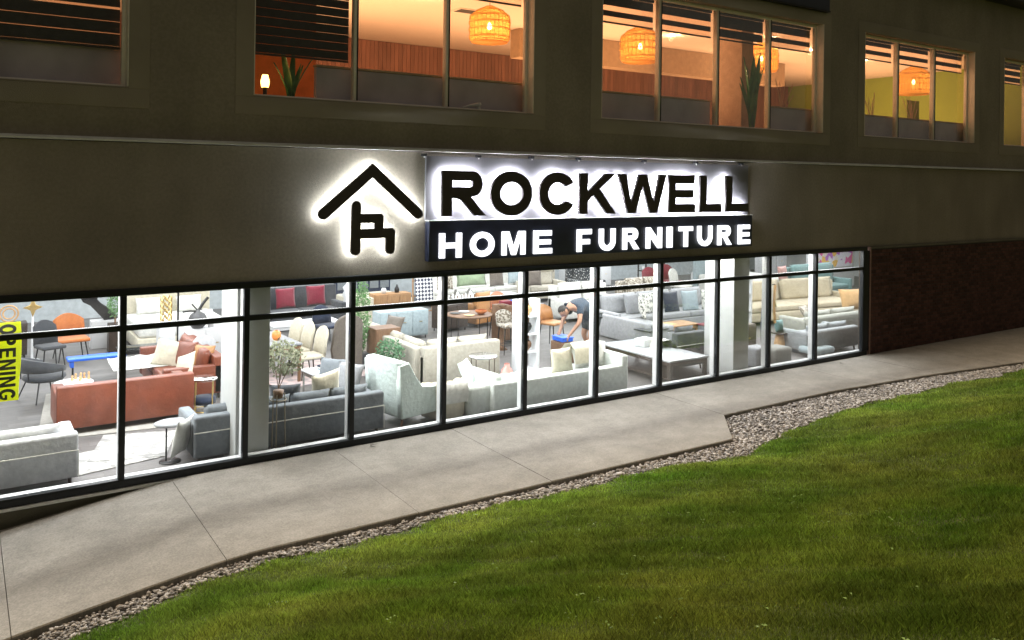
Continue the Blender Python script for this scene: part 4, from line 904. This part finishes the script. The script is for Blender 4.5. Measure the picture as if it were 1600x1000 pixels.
# slipcovered chair
t = thing('slipcover_chair', 'rounded white slipcovered tub chair right of the wing chair', 'armchair', (5.0, .92, F), PI)
g = MB(); vs = []; n = 22
for i in range(n+1):
    a = R(-20+220*i/n); s = math.sin(PI*i/n)
    for q, zz in ((.28, .05), (.37, .05), (.38, .50+.08*s), (.35, .56+.10*s), (.27, .54+.08*s)): vs.append((q*math.cos(a), q*math.sin(a), zz+.006*math.sin(i*2.1)))
fs = [(5*i+k, 5*i+5+k, 5*i+5+(k+1) % 5, 5*i+(k+1) % 5) for i in range(n) for k in range(5)]+[tuple(range(5)), tuple(5*n+k for k in range(5))[::-1]]
g.add(vs, fs, True); fixnormals(g.build('curved_backrest', cream, t)); MB().lathe([(.001, .42), (.26, .42), (.29, .38), (.29, .05), (.001, .05)], n=24).build('seat', white, t)
g = MB(); g.sheet([(.41, .30), (.42, .50), (.38, .63), (.26, .62), (.2, .46)], .5, .025, 4); g.build('draped_cover', white, t)
# beige sectional
t = thing('beige_sectional', 'large cream beige corner sofa in the middle of the shop', 'sofa', (0, 0, F))
beige = fabc('beige_fabric', (.60, .56, .47))
sofa_parts(t, 2.9, 1.0, .42, .72, .58, beige, ns=3, M=TR(5.98, 4.35, 0, 0, 0, PI/2), arms=(0, 1))
sofa_parts(t, 1.7, .95, .42, .74, .58, beige, ns=2, M=TR(6.45, 3.2, 0, 0, 0, PI), arms=(1, 1), legs=False)
pillow('taupe cushion on the far side of the beige corner sofa', 6.15, 5.2, .60, -1.2, taupe, .5, -25)
roundtable('round grey metal side table in front of the beige corner sofa', 6.62, 2.28, .28, .58, m_chrome, mat('bronze_metal', (.18, .15, .12), rough=.4, metal=.7), 'metal_side_table', nl=4)
rug('dark grey rug in front of the beige corner sofa', 6.75, 2.3, .02, 1.7, 1.5, fabc('grey_rug', (.17, .18, .19)))
# white sectional by the glass
sofa('white_sofa', 'long low white sofa with its back to the glass', 7.2, .98, PI, 2.95, 1.0, .38, .52, .70, fabc('offwhite_fabric', (.84, .90, .86)), aw=.14, ns=3, bcush=False, legs=False, arms=(1, 0))
pillow('cream cushion standing on the long white sofa', 7.52, 1.0, .52, .05, cream, .52, -6, .46)
pillow('white cushion at the right end of the long white sofa', 8.42, 1.05, .56, .3, white, .50, -10, roll=15); pillow('off white cushion leaning on the sofa arm', 8.15, 1.12, .55, -.3, white, .5, -12, roll=-10)
g = MB(); g.sheet([(-.22, -.12), (-.2, .14), (-.06, .24), (.1, .2), (.3, .0), (.42, -.06)], .55, .03, 4); tag(g.build('throw_blanket', cream, None, (7.98, 1.05, .58)), 'cream throw draped between cushions on the long white sofa', 'blanket')
sofa('white_low_chair', 'low white sculpted chair left of the long white sofa', 5.62, 1.02, PI+.1, .72, .85, .36, .50, .62, fabc('offwhite_fabric', (.84, .90, .86)), 'armchair', ns=1, bcush=False, legs=False, arms=(1, 0), bev=.07)
pillow('pale grey green cushion on the low sculpted chair', 5.75, 1.35, .42, .7, mint, .5, -30)
vase('pink glass vase behind the long white sofa', 6.95, 1.95, F, [(.001, 0), (.10, 0), (.13, .15), (.11, .32), (.05, .40), (.05, .45)], mat('pink_glass', (.68, .32, .28), rough=.2), 'pink_vase')
# open display shelf with white posts
t = thing('display_shelf', 'narrow white display shelf with brown and black wares near the bending man', 'shelf', (7.72, 2.75, F))
for sx in (0, .42):
    MB().box(sx-.03, sx+.03, -.15, .15, 0, 1.5, .004).build('post', m_white, t)
for z in (.06, .42, .78, 1.14): MB().box(.031, .389, -.15, .15, z, z+.03).build('shelf_board', m_white, t)
for z, m_, lab in [(.451, m_brownw, 'brown turned bowl on the lower board of the narrow white shelf'), (.811, m_dark, 'black turned bowl on the middle board of the narrow white shelf'), (1.171, m_tan, 'tan turned bowl on the top board of the narrow white shelf')]:
    vase(lab, 7.93, 2.75, F+z, [(.001, 0), (.05, 0), (.11, .08), (.12, .14), (.09, .20), (.08, .2)], m_, 'turned_bowl', 'bowl')
# tables and stools further back
roundtable('round brown table with papers and bowls behind the beige sofa', 8.35, 5.7, .55, .74, m_brownw, m_dark, 'round_table')
vase('orange bowl on the round brown table', 8.55, 5.5, F+.741, [(.001, 0), (.06, 0), (.14, .06), (.15, .10), (.13, .10)], orangef, 'orange_bowl', 'bowl')
sofa('tan_armchair', 'square tan leather armchair behind the round brown table', 9.95, 8.0, PI+.3, .95, .9, .42, .80, .62, tanleather, 'armchair', ns=1)
t = chair('brown leather bar stool near the back', 9.55, 6.2, -.25, brownf, m_dark, .72, 1.12, .46, 'bar_stool', bucket=True, rung=True)
t = chair('second dark bar stool lower behind the white post', 8.65, 4.5, -.1, brownpat, m_dark, .66, .98, .40, 'bar_stool', rung=True)
sofa('white_back_sofa', 'white sofa with green and brown cushions along the back', 12.0, 11.6, 0, 3.6, .95, .45, .95, .65, white, bcush=False, ns=3)
pillow('long green lumbar cushion on the white back sofa', 11.75, 11.3, .66, 0, greenf, 1.1, -10, .42); pillow('brown cushion with pinched corners on the white back sofa', 12.65, 11.25, .68, .1, taupe, .58, -8); pillow('pale blue cushion at the right of the white back sofa', 13.4, 11.3, .68, -.2, palebl, .52, -8); pillow('speckled brown cushion at the left of the white back sofa', 10.75, 11.2, .66, -.3, brownpat, .52, -8)
table('white low bench in front of the white back sofa', 11.6, 10.3, 0, 2.2, .5, .40, m_wallw, m_wallw, 'low_table')
# background left-middle
t = thing('navy_headboard_bed', 'bed with navy slatted headboard at the back', 'bed', (8.35, 11.9, F))
MB().box(-.9, .9, .0, .1, 0, 1.25, .02).build('headboard', navyf, t); MB().box(-.85, .85, -1.6, -.01, .1, .5, .05).build('mattress', cream, t)
for k in range(5): MB().box(-.8+.34*k, -.52+.34*k, -.02, -.001, .6, 1.2, .006).build('headboard_panel', bluegrey, t)
cabinet('tan low dresser in front of the navy headboard bed', 8.3, 9.9, 0, 1.1, .4, .72, m_wood, 3)
tag(MB().box(-.28, .28, -.22, .22, 0, .7, .03).build('cream_cube', cream, None, (7.3, 9.6, F)), 'cream cube pouf left of the tan dresser', 'pouf')
vase('black bottle on the tan dresser', 8.5, 9.9, F+.721, [(.001, 0), (.06, 0), (.07, .1), (.03, .17), (.02, .22)], m_dark, 'black_bottle', 'bottle'); vase('white jar on the tan dresser', 8.1, 9.9, F+.721, [(.001, 0), (.06, 0), (.08, .08), (.05, .15), (.04, .15)], m_wallw, 'white_jar', 'jar')
t = thing('blanket_ladder', 'black and white checked blanket hung on a display ladder', 'blanket ladder', (8.55, 8.4, F))
for s in (-1, 1): MB().cyl((s*.3, 0, 0), (s*.25, .15, 1.6), .02).build('rail', m_wood, t)
for z in (.4, .8, 1.2, 1.5): MB().cyl((-.28, .1*z, z), (.28, .1*z, z), .014).build('rung', m_wood, t)
g = MB(); g.sheet([(-.02, .55), (0, .8), (.03, 1.1), (.10, 1.5), (.18, 1.48)], .52, .015, 3, M=TR(0, -.05, 0)); g.build('checked_blanket', plaid, t)
cabinet('pale blue grey sideboard behind the beige corner sofa', 7.3, 7.2, 0, 1.3, .42, .70, palebl, 3)
for x, lab in [(9.25, 'grey metal lantern nearest the checked blanket'), (9.65, 'grey metal lantern farther right of the checked blanket')]:
    t = thing('lantern', lab, 'lantern', (x, 7.9, F)); g = MB()
    for sx in (-.1, .1):
        for sy in (-.1, .1): g.box(sx-.012, sx+.012, sy-.012, sy+.012, .35, .85)
    g.build('lantern_frame', m_chrome, t); MB().box(-.13, .13, -.13, .13, 0, .35, .01).build('lantern_base', midgrey, t); MB().lathe([(.14, .85), (.04, 1.0), (.001, 1.0)], n=4).build('lantern_roof', m_chrome, t); MB().cyl((0, 0, .35), (0, 0, .55), .04).build('candle', m_wallw, t)
# background right of centre
cabinet('white dresser with linen at the back behind the patterned armchair', 17.2, 12.4, 0, 2.0, .5, .85, m_wallw, 4)
t = thing('linen_stack', 'stacked folded cream linens on the white dresser', 'linens', (17.0, 12.4, F+.851))
for k in range(4): MB().box(-.4, .4, -.2, .2, .07*k, .07*k+.062, .02).build('folded_cloth', (cream, white, pinkf, mint)[k], t)
t = thing('black_rack', 'black metal rack with white crockery at the back', 'rack', (19.3, 11.2, F))
for x in (-.45, .45):
    for y in (-.2, .2): MB().box(x-.02, x+.02, y-.02, y+.02, 0, 1.4).build('upright', m_dark, t)
for z in (.3, .65, 1.0, 1.36): MB().box(-.47, .47, -.22, .22, z, z+.03).build('rack_shelf', m_dark, t)
g = MB()
for i in range(9): g.lathe([(.001, 0), (.05, 0), (.08, .1), (.06, .15)], x=-.36+.3*(i % 3), z=(.331, .681, 1.031)[i//3], n=10)
g.build('crockery', m_wallw, t)
for i, (x, y, m_, lab) in enumerate([(17.6, 9.3, redf, 'red seated black chair left at the back'), (18.9, 9.7, redf, 'red backed black chair right at the back'), (18.2, 8.6, white, 'white oval backed black chair at the back')]):
    chair(lab, x, y, .3*i-.3, m_, m_dark, .5, 1.05, .55, group='black framed chairs at the back')
t = thing('white_bed', 'large white bed with pale blue headboard at the back right', 'bed', (21.2, 8.6, F))
MB().box(-1.3, 1.3, 1.0, 1.15, 0, 1.3, .03).build('headboard', palebl, t); MB().box(-1.2, 1.2, -1.1, .98, .1, .66, .08).build('mattress', white, t); MB().box(-1.2, 1.2, -1.1, .98, 0, .1).build('bed_frame', m_wallw, t)
for s in (-1, 1): MB().pillow(.7, .45, .2, TR(s*.5, .75, .85, R(-30))).build('bed_pillow', (lightgrey, white)[s > 0], t)
cabinet('pale grey wardrobe right of the white bed', 23.9, 9.6, 0, 1.2, .5, 1.6, lightgrey, 2)
sofa('beige_recliner', 'beige recliner with stacked cushions behind the narrow white shelf', 14.1, 10.9, -.1, 1.5, .9, .45, 1.0, .62, beige, 'armchair', ns=1)
pillow('cream bolster on the beige recliner', 14.1, 10.6, .98, 0, cream, .7, -10, .3); pillow('taupe cushion at the left of the beige recliner', 13.6, 10.5, .68, -.2, taupe, .5, -10)
darkpat = pattern('dark_dotted_fabric', (.5, .5, .5), (.03, .035, .04), 18, 'voronoi', .28)
sofa('dotted_armchair', 'black armchair with white dotted pattern behind the bending man', 15.35, 10.1, -.15, 1.05, .85, .45, 1.08, .70, darkpat, 'armchair', ns=1)
chair('black dining chair behind the right column', 20.2, 7.4, .4, darkgrey, m_dark, .48, 1.0, .5); chair('slate chair between the right column and the cream sofa', 16.0, 4.3, 1.3, navyf, m_dark, .48, .98, .5)
cabinet('tall grey cabinet just right of the right column', 14.9, 3.4, 0, .5, .45, 1.25, midgrey, 1)
cabinet('grey tweed storage bench low behind the right column', 13.0, 1.6, 0, .5, .5, .75, taupe, 1)
for k, (x, y, m_, lab) in enumerate([(8.05, 5.85, m_dark, 'black plate on the round brown table'), (8.35, 5.95, m_wallw, 'white plate on the round brown table'), (8.2, 5.45, m_tan, 'tan plate on the round brown table')]):
    vase(lab, x, y, F+.741, [(.001, 0), (.08, .002), (.13, .02), (.12, .022), (.001, .008)], m_, 'plate', 'plate')
cabinet('dark brown cabinet left of the tan leather armchair', 8.9, 7.6, .2, .8, .5, .7, m_wood_d, 2)
for k, (m_, lab) in enumerate([(redf, 'red box on the brown cabinet left of the bending man'), (bluef, 'blue box on the brown cabinet left of the bending man'), (m_wallw, 'white box on the brown cabinet left of the bending man')]):
    tag(MB().box(-.13, .13, -.1, .1, 0, .09, .01).build('box', m_, None, (9.3+.32*k, 5.6, F+.901), .2*k), lab, 'box')
t = thing('carved_stand', 'brown carved stand with round tops behind the narrow white shelf', 'stand', (8.75, 4.9, F)); MB().lathe([(.001, 0), (.14, 0), (.05, .1), (.05, .6), (.17, .7), (.05, .8), (.04, .95), (.15, 1.03), (.001, 1.06)], n=18).build('stand_body', m_brownw, t)
cabinet('pale grey console behind the orange bowl table', 11.0, 7.4, 0, 1.2, .4, .55, midgrey, 3)
table('dark low table right of the tan leather armchair', 11.4, 8.9, 0, 1.2, .6, .40, m_wood_d, m_dark, 'low_table')
# man bending
def skin(name, verts, edges, radii, m, parent, sub=2, root=0):
    me = bpy.data.meshes.new(name); me.from_pydata(verts, edges, []); o = bpy.data.objects.new(name, me); C.objects.link(o)
    md = o.modifiers.new('skin', 'SKIN'); md.use_smooth_shade = True
    for i, v in enumerate(me.skin_vertices[0].data): v.radius = (radii[i], radii[i]) if not isinstance(radii[i], tuple) else radii[i]; v.use_root = (i == root)
    o.modifiers.new('sub', 'SUBSURF').levels = sub; o.modifiers['sub'].render_levels = sub
    dg = bpy.context.evaluated_depsgraph_get(); me2 = bpy.data.meshes.new_from_object(o.evaluated_get(dg)); bpy.data.objects.remove(o); me2.name = name; me2.materials.clear(); me2.materials.append(m)
    for p in me2.polygons: p.use_smooth = True
    o = bpy.data.objects.new(name, me2); C.objects.link(o); o.parent = parent; return o
m_skin = mat('skin', (.42, .23, .15), rough=.5, var=.06); m_hair = mat('dark_hair', (.02, .016, .014), rough=.6, bump=.5); m_shirt = fabric('dark_navy_shirt', (.06, .085, .12)); m_short = fabric('dark_shorts', (.09, .10, .11)); 
man = thing('person', 'man in dark navy t-shirt bending forward to lift a bright blue tray', 'person', (9.98, 3.2, F), 0)
man.scale = (1.12, 1.12, 1.12)
# local x to the right; he faces -x and a little towards the window, bent at the hips
V = [(0, 0, .80), (-.12, 0, .95), (-.28, -.02, 1.05), (-.44, -.03, 1.07), (-.56, -.04, 1.04), (-.63, -.05, 1.01),
     (-.42, -.20, 1.02), (-.50, -.28, .78), (-.64, -.21, .58), (-.69, -.19, .51),
     (-.40, .17, 1.02), (-.50, .22, .79), (-.64, .13, .60), (-.69, .11, .53),
     (.02, -.11, .76), (-.14, -.15, .44), (.05, -.14, .09), (-.12, -.15, .03),
     (.05, .11, .76), (-.06, .15, .44), (.16, .14, .09), (-.01, .15, .03)]
E_ = [(0, 1), (1, 2), (2, 3), (3, 4), (4, 5), (3, 6), (6, 7), (7, 8), (8, 9), (3, 10), (10, 11), (11, 12), (12, 13), (0, 14), (14, 15), (15, 16), (16, 17), (0, 18), (18, 19), (19, 20), (20, 21)]
Rd = [.135, .135, .145, .13, .06, .055, .065, .045, .032, .03, .065, .045, .032, .03, .10, .058, .042, .04, .10, .058, .042, .04]
nv = len(V)
for base, sy in ((9, -1), (13, 1)):     # five bent fingers a hand, gripping the tray rim
    b0 = V[base]; 
    for f in range(5):
        off = (-.02+.0*f, (f-2)*.018, -.01) if f < 4 else (.01, -sy*.04, 0)
        ln = (.04, .048, .044, .034, .032)[f]
        p1 = (b0[0]+off[0]-.02, b0[1]+off[1], b0[2]-.03); p2 = (p1[0]-.012, p1[1], p1[2]-ln*.7); p3 = (p2[0]+.016, p2[1], p2[2]-ln*.5)
        k = len(V); V += [p1, p2, p3]; E_ += [(base, k), (k, k+1), (k+1, k+2)]; Rd += [.010, .009, .008]
skin('body', V, E_, Rd, m_skin, man, 1)
# head: lathe skull with face features
hd = MB(); HM = TR(-.72, -.055, .985, 0, R(-58), 0)
hv = []; n1, n2 = 14, 18
for i in range(n1+1):
    th = PI*i/n1
    for j in range(n2):
        ph = 2*PI*j/n2; x = math.sin(th)*math.cos(ph); y = math.sin(th)*math.sin(ph); z = math.cos(th)
        fx = -x; rx = .098; ry = .078*(1-.18*max(0, -z)); q = Vector((x*rx, y*ry, z*.12))
        if z < -.1: q.x -= .012*(-z)*(1 if x < 0 else 0)
        q.x -= .026*math.exp(-((y/.14)**2+((z+.12)/.16)**2)) if x < -.5 else 0      # nose
        if x < -.4: q.x += .010*math.exp(-(((abs(y)-.38)/.16)**2+((z-.08)/.12)**2))   # eye sockets
        if x < -.5: q.x -= .006*math.exp(-((y/.3)**2+((z+.48)/.08)**2))               # lips
        hv.append(q)
fs = [(i*n2+j, i*n2+(j+1) % n2, (i+1)*n2+(j+1) % n2, (i+1)*n2+j) for i in range(n1) for j in range(n2)]
hd.add(hv, fs, True, HM)
for s in (-1, 1): hd.box(-.012, .025, s*.078-.008, s*.078+.008, -.03, .03, .006, HM)
fixnormals(hd.build('head', m_skin, man))
hr = MB(); hv2 = [Vector(v)*1.06 for i, v in enumerate(hv)]; keep = [f for f in fs if all(hv[k].z > .015 or hv[k].x > .02 for k in f) and all(not (hv[k].x < -.045 and hv[k].z < .06) for k in f)]
hr.add(hv2, keep, True, HM); hr.build('hair', m_hair, man)
for s in (-1, 1):
    e_ = MB(); e_.lathe([(.001, -.008), (.006, -.005), (.008, 0), (.006, .005), (.001, .008)], n=8); e_.v = [tuple(HM @ Vector((x-.083, y+s*.031, z+.012))) for x, y, z in e_.v]; e_.build('eye', m_dark, man)
skin('t_shirt', [(0.04, 0, .74), V[1], V[2], V[3], (-.49, -.035, 1.06), V[6], (-.465, -.245, .88), V[10], (-.455, .2, .88)], [(0, 1), (1, 2), (2, 3), (3, 4), (3, 5), (5, 6), (3, 7), (7, 8)], [.165, .17, .18, .16, .08, .085, .072, .085, .072], m_shirt, man, 2)
skin('shorts', [(0, 0, .79), V[14], (-.10, -.14, .52), V[18], (-.03, .14, .52)], [(0, 1), (1, 2), (0, 3), (3, 4)], [.15, .12, .092, .12, .092], m_short, man, 2)
for s, (x, y) in ((-1, (.05, -.14)), (1, (.16, .14))): MB().box(x-.22, x+.07, y-.05, y+.05, 0, .09, .03).build('shoe', m_dark, man)
t = thing('blue_tray', 'bright blue tray held by the bending man', 'tray', (9.18, 3.16, F+.46)); MB().box(-.14, .14, -.19, .19, 0, .08, .015).build('tray_body', bluef, t); MB().box(-.155, .155, -.205, .205, .08, .10, .008).build('rim', bluef, t)
tag(MB().box(-.17, .17, -.2, .2, 0, .45, .01).build('cardboard_box', m_brownw, None, (9.18, 3.16, F)), 'tall brown box under the blue tray', 'box')
chair('tan round backed chair behind the arms of the bending man', 9.95, 4.6, .3, tanleather, m_dark, .6, 1.0, .5, bucket=True)
cabinet('brown cabinet left of the bending man', 9.6, 5.6, 0, 1.1, .45, .9, m_brownw, 2)
# grey sectional
silver = fabc('silver_fabric', (.46, .47, .49))
t = thing('grey_sectional', 'long light grey corner sofa with patterned cushions', 'sofa', (0, 0, F))
sofa_parts(t, 4.0, 1.1, .45, .88, .62, silver, ns=3, M=TR(13.9, 5.1, 0), arms=(1, 1)); sofa_parts(t, 1.7, .95, .42, .56, .5, silver, ns=1, bcush=False, M=TR(12.25, 4.2, 0, 0, 0, PI/2), arms=(0, 1), legs=False)
for (x, y, m_, a, lab) in [(12.7, 4.5, floral, .9, 'black and white floral cushion at the left corner of the grey sofa'), (13.35, 5.0, leafp, .05, 'white leafy cushion on the grey sofa'), (14.05, 4.85, navyf, 0, 'dark slate cushion on the grey sofa'), (14.7, 4.8, palebl, -.15, 'pale blue cushion on the grey sofa'), (15.35, 4.65, leafp, -.5, 'white leafy cushion at the right end of the grey sofa'), (12.85, 5.05, midgrey, .1, 'grey cushion between the two patterned ones on the left')]:
    pillow(lab, x, y, .62, a, m_, .56, -14)
t = thing('grey_crate', 'grey woven crate on the floor before the grey sofa', 'crate', (11.95, 3.35, F), .15); MB().box(-.35, .35, -.22, .22, 0, .42, .02).build('crate_body', midgrey, t); MB().box(-.37, .37, -.24, .24, .42, .45, .008).build('rim', darkgrey, t)
table('tan wooden coffee table with yellow runner before the grey sofa', 12.95, 3.7, 0, 1.3, .6, .42, m_wood, m_wood, 'coffee_table', .06)
tag(MB().box(-.3, .3, -.15, .15, 0, .008).build('table_runner', fabc('yellow_runner', (.75, .62, .30)), None, (12.7, 3.7, F+.421)), 'yellow runner on the tan coffee table', 'runner')
t = thing('dark_crate', 'dark slate crate right of the tan coffee table', 'crate', (13.75, 3.2, F), .1); MB().box(-.22, .22, -.2, .2, 0, .40, .02).build('crate_body', bluegrey, t); MB().box(-.24, .24, -.22, .22, .40, .42).build('rim', redf, t)
table('dark framed table with pale polished top near the glass', 10.12, 1.36, .0, 1.05, 2.05, .50, mat('polished_pale_top', (.42, .44, .46), rough=.12, var=.06), m_wood_d, 'dark_table', .07, shelf=True)
tag(MB().box(-.17, .17, -.13, .13, 0, .16, .01).build('white_box', m_wallw, None, (10.2, 1.7, F+.501), .2), 'white box standing on the dark framed table', 'box')
vase('small grey dish on the dark framed table', 10.22, 1.32, F+.501, [(.001, 0), (.05, 0), (.09, .03), (.08, .03)], m_chrome, 'dish', 'dish')
t = sofa('dark_armchair', 'charcoal armchair with white throw beside the right column', 11.0, 1.55, PI, .85, .85, .42, .80, .62, darkgrey, 'armchair', ns=1, pipe=white)
g = MB(); g.sheet([(-.45, -.32), (-.40, -.1), (-.3, .02), (-.1, .03), (.12, -.06)], .4, .02, 3); o = g.build('throw_blanket', white, None, (10.62, 1.5, F+.63), PI/2*-1); tag(o, 'white throw hanging over the left arm of the charcoal armchair', 'blanket')
sofa('taupe_armchair', 'taupe patterned sofa behind the right end of the grey sofa', 15.4, 7.2, 0, 1.8, .9, .45, .95, .6, brownpat, ns=2)
sofa('white_rear_sofa', 'white sofa behind the middle of the grey sofa', 13.2, 7.4, 0, 2.0, .9, .45, .92, .6, white, ns=2)
# right bays
t = thing('slim_white_shelf', 'slim white shelf unit just right of the right column', 'shelf', (13.5, 2.1, F))
for x in (-.3, .3): MB().box(x-.02, x+.02, -.15, .15, 0, 1.7).build('upright', m_white, t)
for z in (.1, .5, .9, 1.3, 1.66): MB().box(-.28, .28, -.15, .15, z, z+.03).build('shelf_board', m_white, t)
for z, m_, lab in [(.531, midgrey, 'grey round bowl on the slim white shelf'), (.931, palebl, 'pale blue round bowl on the slim white shelf'), (1.331, m_dark, 'black round bowl on the slim white shelf')]:
    vase(lab, 13.5, 2.1, F+z, [(.001, 0), (.05, 0), (.12, .08), (.11, .16), (.08, .2)], m_, 'turned_bowl', 'bowl')
tag(MB().box(-.22, .22, -.2, .2, 0, .42, .05).build('grey_pouf', midgrey, None, (12.55, .75, F)), 'dark grey square pouf by the right column', 'pouf')
tag(MB().box(-.28, .28, -.22, .22, 0, .40, .07).build('grey_pouf', fabc('warm_grey', (.28, .28, .26)), None, (13.02, .62, F)), 'warm grey rounded pouf at the foot of the coat stand', 'pouf')
t = thing('coat_stand', 'coat stand draped with navy, white and tan garments', 'coat stand', (13.55, 1.25, F))
MB().cyl((0, 0, 0), (0, 0, 1.75), .02).build('pole', m_wood_d, t); MB().cyl((-.2, 0, 1.62), (.2, 0, 1.62), .012).build('cross_bar', m_wood_d, t)
for a in range(3): MB().cyl((0, 0, .12), (.25*math.cos(a*2.1), .25*math.sin(a*2.1), 0), .015).build('leg', m_wood_d, t)
g = MB(); g.lathe([(.10, .18), (.13, .4), (.14, .8), (.12, 1.05), (.05, 1.08)], x=-.1, n=14, squash=.7); g.build('navy_garment', navyf, t)
g = MB(); g.lathe([(.06, .85), (.09, 1.1), (.10, 1.5), (.06, 1.64), (.01, 1.66)], x=-.02, y=-.02, n=12, squash=.8); g.build('white_garment', white, t)
g = MB(); g.sheet([(0, .75), (.02, 1.0), (.03, 1.3), (.0, 1.62)], .09, .01, 1, M=TR(.14, -.06, 0)); g.build('tan_scarf', m_tan, t)
t = thing('small_side_table', 'small tan side table with a pale green cushion on it by the coat stand', 'table', (14.25, 1.5, F)); MB().box(-.18, .18, -.18, .18, .42, .45, .01).build('table_top', m_wood_d, t); MB().lathe([(.10, 0), (.13, .2), (.08, .419)], n=14).build('base', m_tan, t)
pillow('pale teal cushion standing on the small tan side table', 14.22, 1.5, .50, .1, tealf, .28, -5)
tag(MB().lathe([(.001, 0), (.2, 0), (.26, .1), (.26, .28), (.18, .38), (.001, .4)], n=22).build('blue_pouf', fabc('denim', (.14, .22, .34)), None, (14.65, 1.25, F)), 'round denim blue pouf in front of the cream sofa', 'pouf')
sofa('cream_sofa', 'very large cream sofa filling the right end of the shop', 18.3, 4.4, -.12, 4.6, 1.3, .48, 1.0, .66, fabc('warm_cream', (.76, .66, .48)), ns=2, bev=.1)
pillow('lime green cushion on the large cream sofa', 16.75, 3.85, .66, .1, olive, .62, -10, .5)
pillow('peach cushion at the right end of the large cream sofa', 19.1, 2.9, .60, -.3, peachf, .8, -20, .6, ty=.3)
sofa('grey_right_sofa', 'grey sofa with its back to the last right pane', 15.2, 1.15, PI, 1.8, .95, .38, .58, .54, fabc('pale_grey2', (.42, .45, .47)), ns=2, bev=.06)
tag(MB().box(-.35, .35, -.25, .25, 0, .16, .07).build('folded_quilt', palebl, None, (14.55, .72, F+.08)), 'folded pale blue quilt at the left end of the grey sofa by the last pane', 'quilt')
sofa('sage_sofa', 'beige sofa between the grey sofa and the large cream sofa', 16.9, 2.25, PI, 2.4, .9, .40, .62, .56, fabc('sage', (.50, .50, .44)), ns=2, bev=.08)
pillow('patterned cushion at the left end of the beige sofa', 16.2, 2.2, .52, .3, brownpat, .5, -40)
t = sofa('teal_sofa', 'teal sofa behind the large cream sofa', 22.3, 6.4, 0, 2.6, .9, .5, 1.12, .7, tealf, ns=1); pillow('pink cushion left of the teal sofa', 20.3, 6.2, .86, .2, pinkf, .6, -10)
t = thing('abstract_painting', 'colourful abstract flower painting on the far right wall panel', 'painting', (25.7, 8.2, F))
paint = pattern('paint', (.7, .2, .5), (.8, .7, .75), 6, 'noise'); n = paint.node_tree.nodes; l = paint.node_tree.links; vt = n.new('ShaderNodeTexVoronoi'); vt.inputs['Scale'].default_value = 4.5; tcn = n.new('ShaderNodeTexCoord'); l.new(tcn.outputs['Object'], vt.inputs['Vector'])
cr = n.new('ShaderNodeValToRGB'); cr.color_ramp.interpolation = 'CONSTANT'
for p, c in [(.0, (.75, .72, .8)), (.3, (.45, .12, .55)), (.45, (.85, .5, .1)), (.6, (.75, .1, .35)), (.72, (.15, .3, .6)), (.85, (.8, .7, .6))]:
    e = cr.color_ramp.elements.new(p); e.color = (*c, 1)
sp = n.new('ShaderNodeSeparateColor'); l.new(vt.outputs['Color'], sp.inputs[0]); l.new(sp.outputs[0], cr.inputs[0]); l.new(cr.outputs[0], n['Principled BSDF'].inputs['Base Color'])
MB().box(-1.2, 1.2, -.02, .02, .78, 1.75).build('canvas', paint, t); g = MB(); g.box(-1.23, 1.23, -.015, .03, .74, .779); g.box(-1.23, 1.23, -.015, .03, 1.751, 1.79); g.build('picture_frame', m_wallw, t); MB().box(-1.4, 1.4, .031, .12, 0, 1.9).build('wall_panel', m_wallw, t)
t = thing('shoe_display', 'low white shelf with small dark and pink ornaments at the back right', 'shelf', (22.3, 10.6, F)); MB().box(-1.4, 1.4, -.2, .2, 0, .55, .01).build('shelf_body', m_wallw, t)
for k, (x, m_) in enumerate([(-1.1, m_dark), (-.5, pinkf), (.1, greenf), (.7, navyf), (1.1, navyf)]): tag(MB().box(x-.16, x+.16, -.1, .1, .551, .70, .04).build('ornament', m_, t), None, None)

for i, (x, y, lab) in enumerate([(13.9, -.35, 'dark dead leaf on the pavement below the last pane'), (12.2, -.25, 'dark dead leaf on the pavement below the third pane from the right'), (3.3, -.2, 'dead leaf on the pavement below the wing chair pane')]):
    g = MB(); g.add([(0, 0, .012), (.04, .02, .022), (.09, 0, .008), (.04, -.025, .016), (.02, .045, .02), (.065, -.05, .01)], [(0, 3, 2, 1), (0, 1, 4), (3, 5, 2)], True)
    tag(g.build('dead_leaf', mat('dead_leaf', (.05, .035, .02), rough=.8), None, (x, y, .004), i*1.7), lab, 'leaf')
